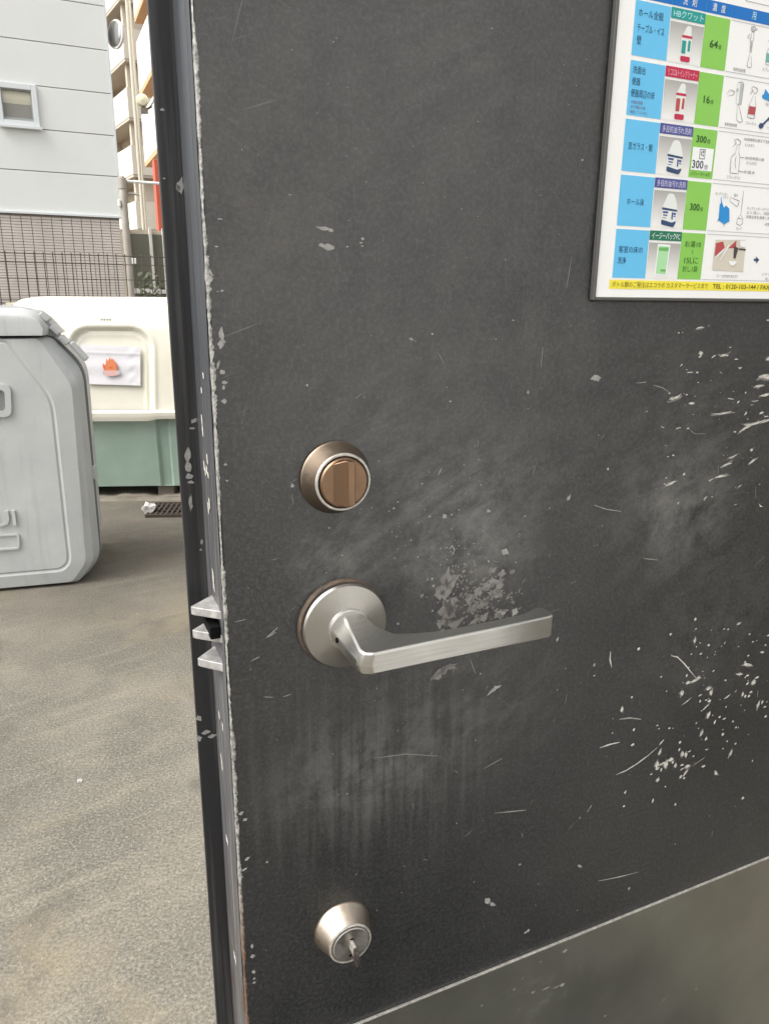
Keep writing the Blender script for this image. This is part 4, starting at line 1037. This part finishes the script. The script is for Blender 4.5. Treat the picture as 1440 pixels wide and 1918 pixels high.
b = MB(); b.box(-7, XRB-.02, .014, .05, 0, ZSID-.023); b.build('tile_bed', M['tile_joint'], bl)
b = MB()
tw, th = .112, .0325; z = .35; row = 0
while z < ZSID-.05:
    x = XRB - .022
    while x > -3.2:
        d_ = .002*random.random()
        b.box(x-tw+.008, x, .004-d_, .016, z, z+th-.006); x -= tw
    z += th; row += 1
b.build('tile_cladding', M['tile'], bl, kind='stuff', fix=False)
wx0, wx1, wz0, wz1 = -1.030*K, -.660*K, ZSID+2*P+.004, ZSID+3*P-.004
wi = MB(); fw = .058
wi.box(wx0, wx0+fw, -.035, .05, wz0, wz1); wi.box(wx1-fw, wx1, -.035, .05, wz0, wz1); wi.box(wx0+fw, wx1-fw, -.035, .05, wz0, wz0+fw*1.1); wi.box(wx0+fw, wx1-fw, -.035, .05, wz1-fw, wz1)
wf = wi.build('window', M['alu'], bl, bevel=.004)
s_ = MB(); s_.box(wx0-.01, wx1+.02, -.06, -.036, wz0-.02, wz0+.012); s_.build('sill', M['alu'], wf, bevel=.003)
s_ = MB(); i0 = .012
s_.box(wx0+fw, wx0+fw+i0, -.012, .03, wz0+fw*1.1, wz1-fw); s_.box(wx1-fw-i0, wx1-fw, -.012, .03, wz0+fw*1.1, wz1-fw); s_.box(wx0+fw+i0, wx1-fw-i0, -.012, .03, wz0+fw*1.1, wz0+fw*1.1+.03); s_.box(wx0+fw+i0, wx1-fw-i0, -.012, .03, wz1-fw-i0, wz1-fw); s_.build('sash', M['joint'], wf)
s_ = MB(); s_.grid(1, 1, lambda u, v: (wx0+fw+i0+(wx1-wx0-2*fw-2*i0)*u, .010, wz0+fw*1.1+.03+(wz1-wz0-fw*2.1-.03-i0)*v)); s_.build('pane', M['clear'], wf)
zt_ = wz1-fw-i0; zb_ = wz0+fw*1.1+.03
s_ = MB(); s_.grid(1, 12, lambda u, v: (wx0+fw+i0+(wx1-wx0-2*fw-2*i0)*u, .046 - .024*math.sin(v*math.pi*.9), zt_-.13*(1-v))); s_.build('bright_glass_sheet', M['pane_top'], wf, smooth=True)  # cream sheet added behind the pane, bright top of the glass as colour
s_ = MB(); s_.face([(wx0+fw+i0, .047, zb_), (wx1-fw-i0, .047, zb_), (wx1-fw-i0, .047, zt_), (wx0+fw+i0, .047, zt_)]); s_.build('pane_dark', M['pane_dark'], wf)  # olive sheet added behind it, darker lower glass as colour
b = MB()    # corner flashing and round vent near the corner
b.box(XRB+.001, XRB+.022, -.012, .06, ZSID, 12); b.build('corner_trim', M['alu'], bl, bevel=.003)
vx, vz = onplane(203, 62, bo_, DOOR_A)
mi = empty('round_mirror', (bo_[0] + math.cos(R(DOOR_A))*(XRB+.10), bo_[1] + math.sin(R(DOOR_A))*(XRB+.10), vz), DOOR_A - 62)
tag(mi, 'round grey safety mirror with pale rim fixed high at the building corner', 'mirror')
b = MB(); b.lathe([(.15, 0), (.155, .012), (.15, .03), (.10, .04)], axis='Y', n=40); b.build('rim', M['white_wall'], mi, smooth=True)
b = MB(); b.lathe([(.132, -.004), (.10, -.016), (.05, -.022), (.004, -.024)], axis='Y', n=40); M['mirror'] = mat('mirror', (.42,.41,.40), .15, .8); b.build('face', M['mirror'], mi, smooth=True)
b = MB(); b.tube([(0, .04, 0), (-.1, .12, 0)], .014, 8); b.build('arm', M['post'], mi)

# ================================================================== post with fittings
d_ = wray(238, 450); q_ = 8.4/d_.y
po2 = empty('steel_post', (d_.x*q_, 8.4, 0), DOOR_A)
tag(po2, 'grey brown steel post with cross bar beside the tiled wall', 'post')
ptz = CAM_H + (wray(230, 330).z/wray(230, 330).y)*8.4
b = MB(); b.tube([(0,0,0), (0,0,1.9), (0,0,ptz-.03), (0,0,ptz)], [.040, .038, .036, .022], 18); b.build('shaft', M['post'], po2, smooth=True)
b = MB(); b.tube([(0,-.0,ptz-.12), (0,0,ptz-.02)], [.043,.040], 18); b.build('cap_sleeve', M['post'], po2, smooth=True)
b = MB(); b.tube([(.05,0,ptz-.045), (.9,-.05,ptz-.055)], .014, 8); b.build('cross_bar', M['white_wall'], po2)
b = MB(); b.tube([(.05,0,ptz-.16), (.16,-.02,ptz-.17)], .012, 8); b.build('bracket', M['post'], po2)
b = MB(); b.box(-.058, -.034, -.04, .02, ptz-.30, ptz-.23); b.build('clamp_box', M['white_wall'], po2, bevel=.006)
b = MB(); b.box(.030, .075, -.04, .02, 1.55, 1.61); b.build('clamp_box', M['white_wall'], po2, bevel=.006)

# ================================================================== cream apartment block far behind
def at(px, py, Y):
    d = wray(px, py); s = Y/d.y; return Vector((d.x*s, Y, CAM_H + d.z*s))
YA = 44.0
c0 = at(258, 428, YA)
dirA = Vector((-.6454, 1.0)).normalized()
angA = math.degrees(math.atan2(dirA.y, dirA.x))
ap = empty('apartment_block', (c0.x, c0.y, 0), angA)
tag(ap, 'distant cream apartment block with stacked balconies', 'building')
# local x runs away along the facade, local -y is to the right of it
L = 26.0; FLH = 2.78; zf = c0.z
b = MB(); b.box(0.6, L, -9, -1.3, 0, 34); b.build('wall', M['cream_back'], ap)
for i in range(-1, 10):
    z = zf + FLH*i
    b = MB(); b.box(0, L, -.18, 0, z, z+1.42); b.build('balcony_parapet', M['cream'], ap)
    b = MB(); b.box(0, .18, -2.6, -.18, z, z+1.42); b.build('balcony_end', M['cream'], ap)
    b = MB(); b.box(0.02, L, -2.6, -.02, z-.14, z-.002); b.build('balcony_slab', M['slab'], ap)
    for k in range(4):
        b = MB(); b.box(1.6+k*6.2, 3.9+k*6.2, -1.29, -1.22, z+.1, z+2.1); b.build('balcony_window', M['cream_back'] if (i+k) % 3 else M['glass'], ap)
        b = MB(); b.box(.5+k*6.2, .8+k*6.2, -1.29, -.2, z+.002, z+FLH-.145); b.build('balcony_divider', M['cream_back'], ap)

# ================================================================== white and peach block with red column, nearer on the right
YB = 30.0
c1 = at(262, 172, YB)
nb = empty('white_block', (c1.x, c1.y, 0), DOOR_A)
tag(nb, 'white balcony block with peach soffits and red column at the door edge', 'building')
# local -x faces the camera's left, local -y comes nearer
FH = (at(264, 172, YB).z - at(269, 304, YB).z)
zb = at(269, 304, YB).z
for i in range(0, 6):
    z = zb + FH*i
    b = MB(); b.box(0, .15, -20, 0, z, z+1.55); b.build('parapet', M['white_wall'], nb)
    b = MB(); b.box(.15, 2.5, -.15, 0, z, z+1.55); b.build('parapet_end', M['white_wall'], nb)
    b = MB(); b.box(.003, 2.5, -20, -.003, z-.16, z-.002); b.build('soffit', M['peach'], nb)
b = MB(); b.box(2.5, 8, -20, -.2, 0, zb+FH*6); b.build('wall', M['white_wall'], nb)
cr = at(302, 320, 27.0)
rc = MB(); rc.box(-.24, .24, -.24, .24, 0, cr.z+.3); ro = rc.build('red_column', M['redcol'], None, bevel=.01); ro.location = (cr.x, cr.y, 0); ro.rotation_euler = (0, 0, R(DOOR_A))
tag(ro, 'tall red painted column just left of the door edge', 'column')
# pale pipes running up past the balconies
for k, (px, r_) in enumerate(((238, .045), (243, .03))):
    p0 = at(px, 0, 22.0)
    b = MB(); b.tube([(0,0,0), (0,0,14)], r_, 10); o = b.build('pale_pole', M['pipe'], None, smooth=True); o.location = (p0.x, p0.y, 0)
    tag(o, ('thick', 'thin')[k] + ' cream pole rising before the cream apartment block', 'pole')
lp = at(267, 188, 21.0)
la = empty('street_lamp', (lp.x, lp.y, lp.z), 10)
tag(la, 'round cream lamp head hanging between the poles and the door', 'lamp')
M['lampglass'] = mat('lamp_cream', (.78,.74,.55), .4)
b = MB(); b.lathe([(.02, -.10), (.12, -.07), (.155, 0), (.13, .07), (.03, .10)], axis='Y', n=32); b.build('globe', M['lampglass'], la, smooth=True)
b = MB(); b.tube([(0, .0, -.13), (.1, 0, -.2), (.22, 0, -.12)], .03, 8); b.build('bracket', M['fence'], la)
b = MB(); b.box(-.05, .12, -.04, .04, -.30, -.16); b.build('control_box', M['kerb'], la, bevel=.01)
b = MB(); b.tube([(.2, 0, -.12), (.3, 0, .05), (1.2, 0, .1)], .025, 8); b.build('arm', M['post'], la)
# shop front at the foot of the far block
sf = at(272, 560, 20.0); s0 = at(262, 470, 20.0)
sh = empty('shop_front', (s0.x, s0.y, 0), DOOR_A)
tag(sh, 'small shop front with white frames behind the wire fence', 'shop front')
top_ = at(275, 430, 20.0).z
b = MB(); b.box(-.6, 1.6, .1, .2, 0, top_); b.build('wall', M['cream_back'], sh)
for xx in (-.30, .26, .58): b = MB(); b.box(xx, xx+.07, 0, .08, 0, top_+.05); b.build('frame_upright', M['white_wall'], sh, bevel=.006)
b = MB(); b.box(-.229, .259, .045, .09, 1.0, top_-.1); b.build('pane', M['glass'], sh)
b = MB(); b.box(.331, .579, .045, .09, .9, top_-.1); b.build('pane', M['glass'], sh)
b = MB(); b.box(-.23, .58, -.012, .04, 1.32, 1.44); b.build('rail', M['white_wall'], sh)
def shrub(px, Y, w_, h_, label, seed):
    random.seed(seed); p = at(px, 556, Y); mb = MB()
    for _ in range(420):
        a = random.random()*6.283; r_ = w_*math.sqrt(random.random()); z = h_*random.random()
        c = Vector((r_*math.cos(a)*(1-.3*z/h_), r_*math.sin(a)*.6, z)); s = .02+.03*random.random()
        n1 = Vector((random.gauss(0,1), random.gauss(0,1), random.gauss(0,1))).normalized(); t1 = n1.orthogonal().normalized(); t2 = n1.cross(t1)
        mb.face([c+t1*s, c+t2*s*.5, c-t1*s, c-t2*s*.5])
    e = empty('shrub', (p.x, p.y, 0)); mb.build('foliage', M['shrub'], e, fix=False)
    st = MB(); st.tube([(0,0,0), (.02,0,h_*.7)], [.02,.008], 6); st.build('stem', M['fence'], e); return tag(e, label, 'shrub')
shrub(283, 9.6, .22, 1.50, 'small green shrub behind the fence at the door edge', 4)
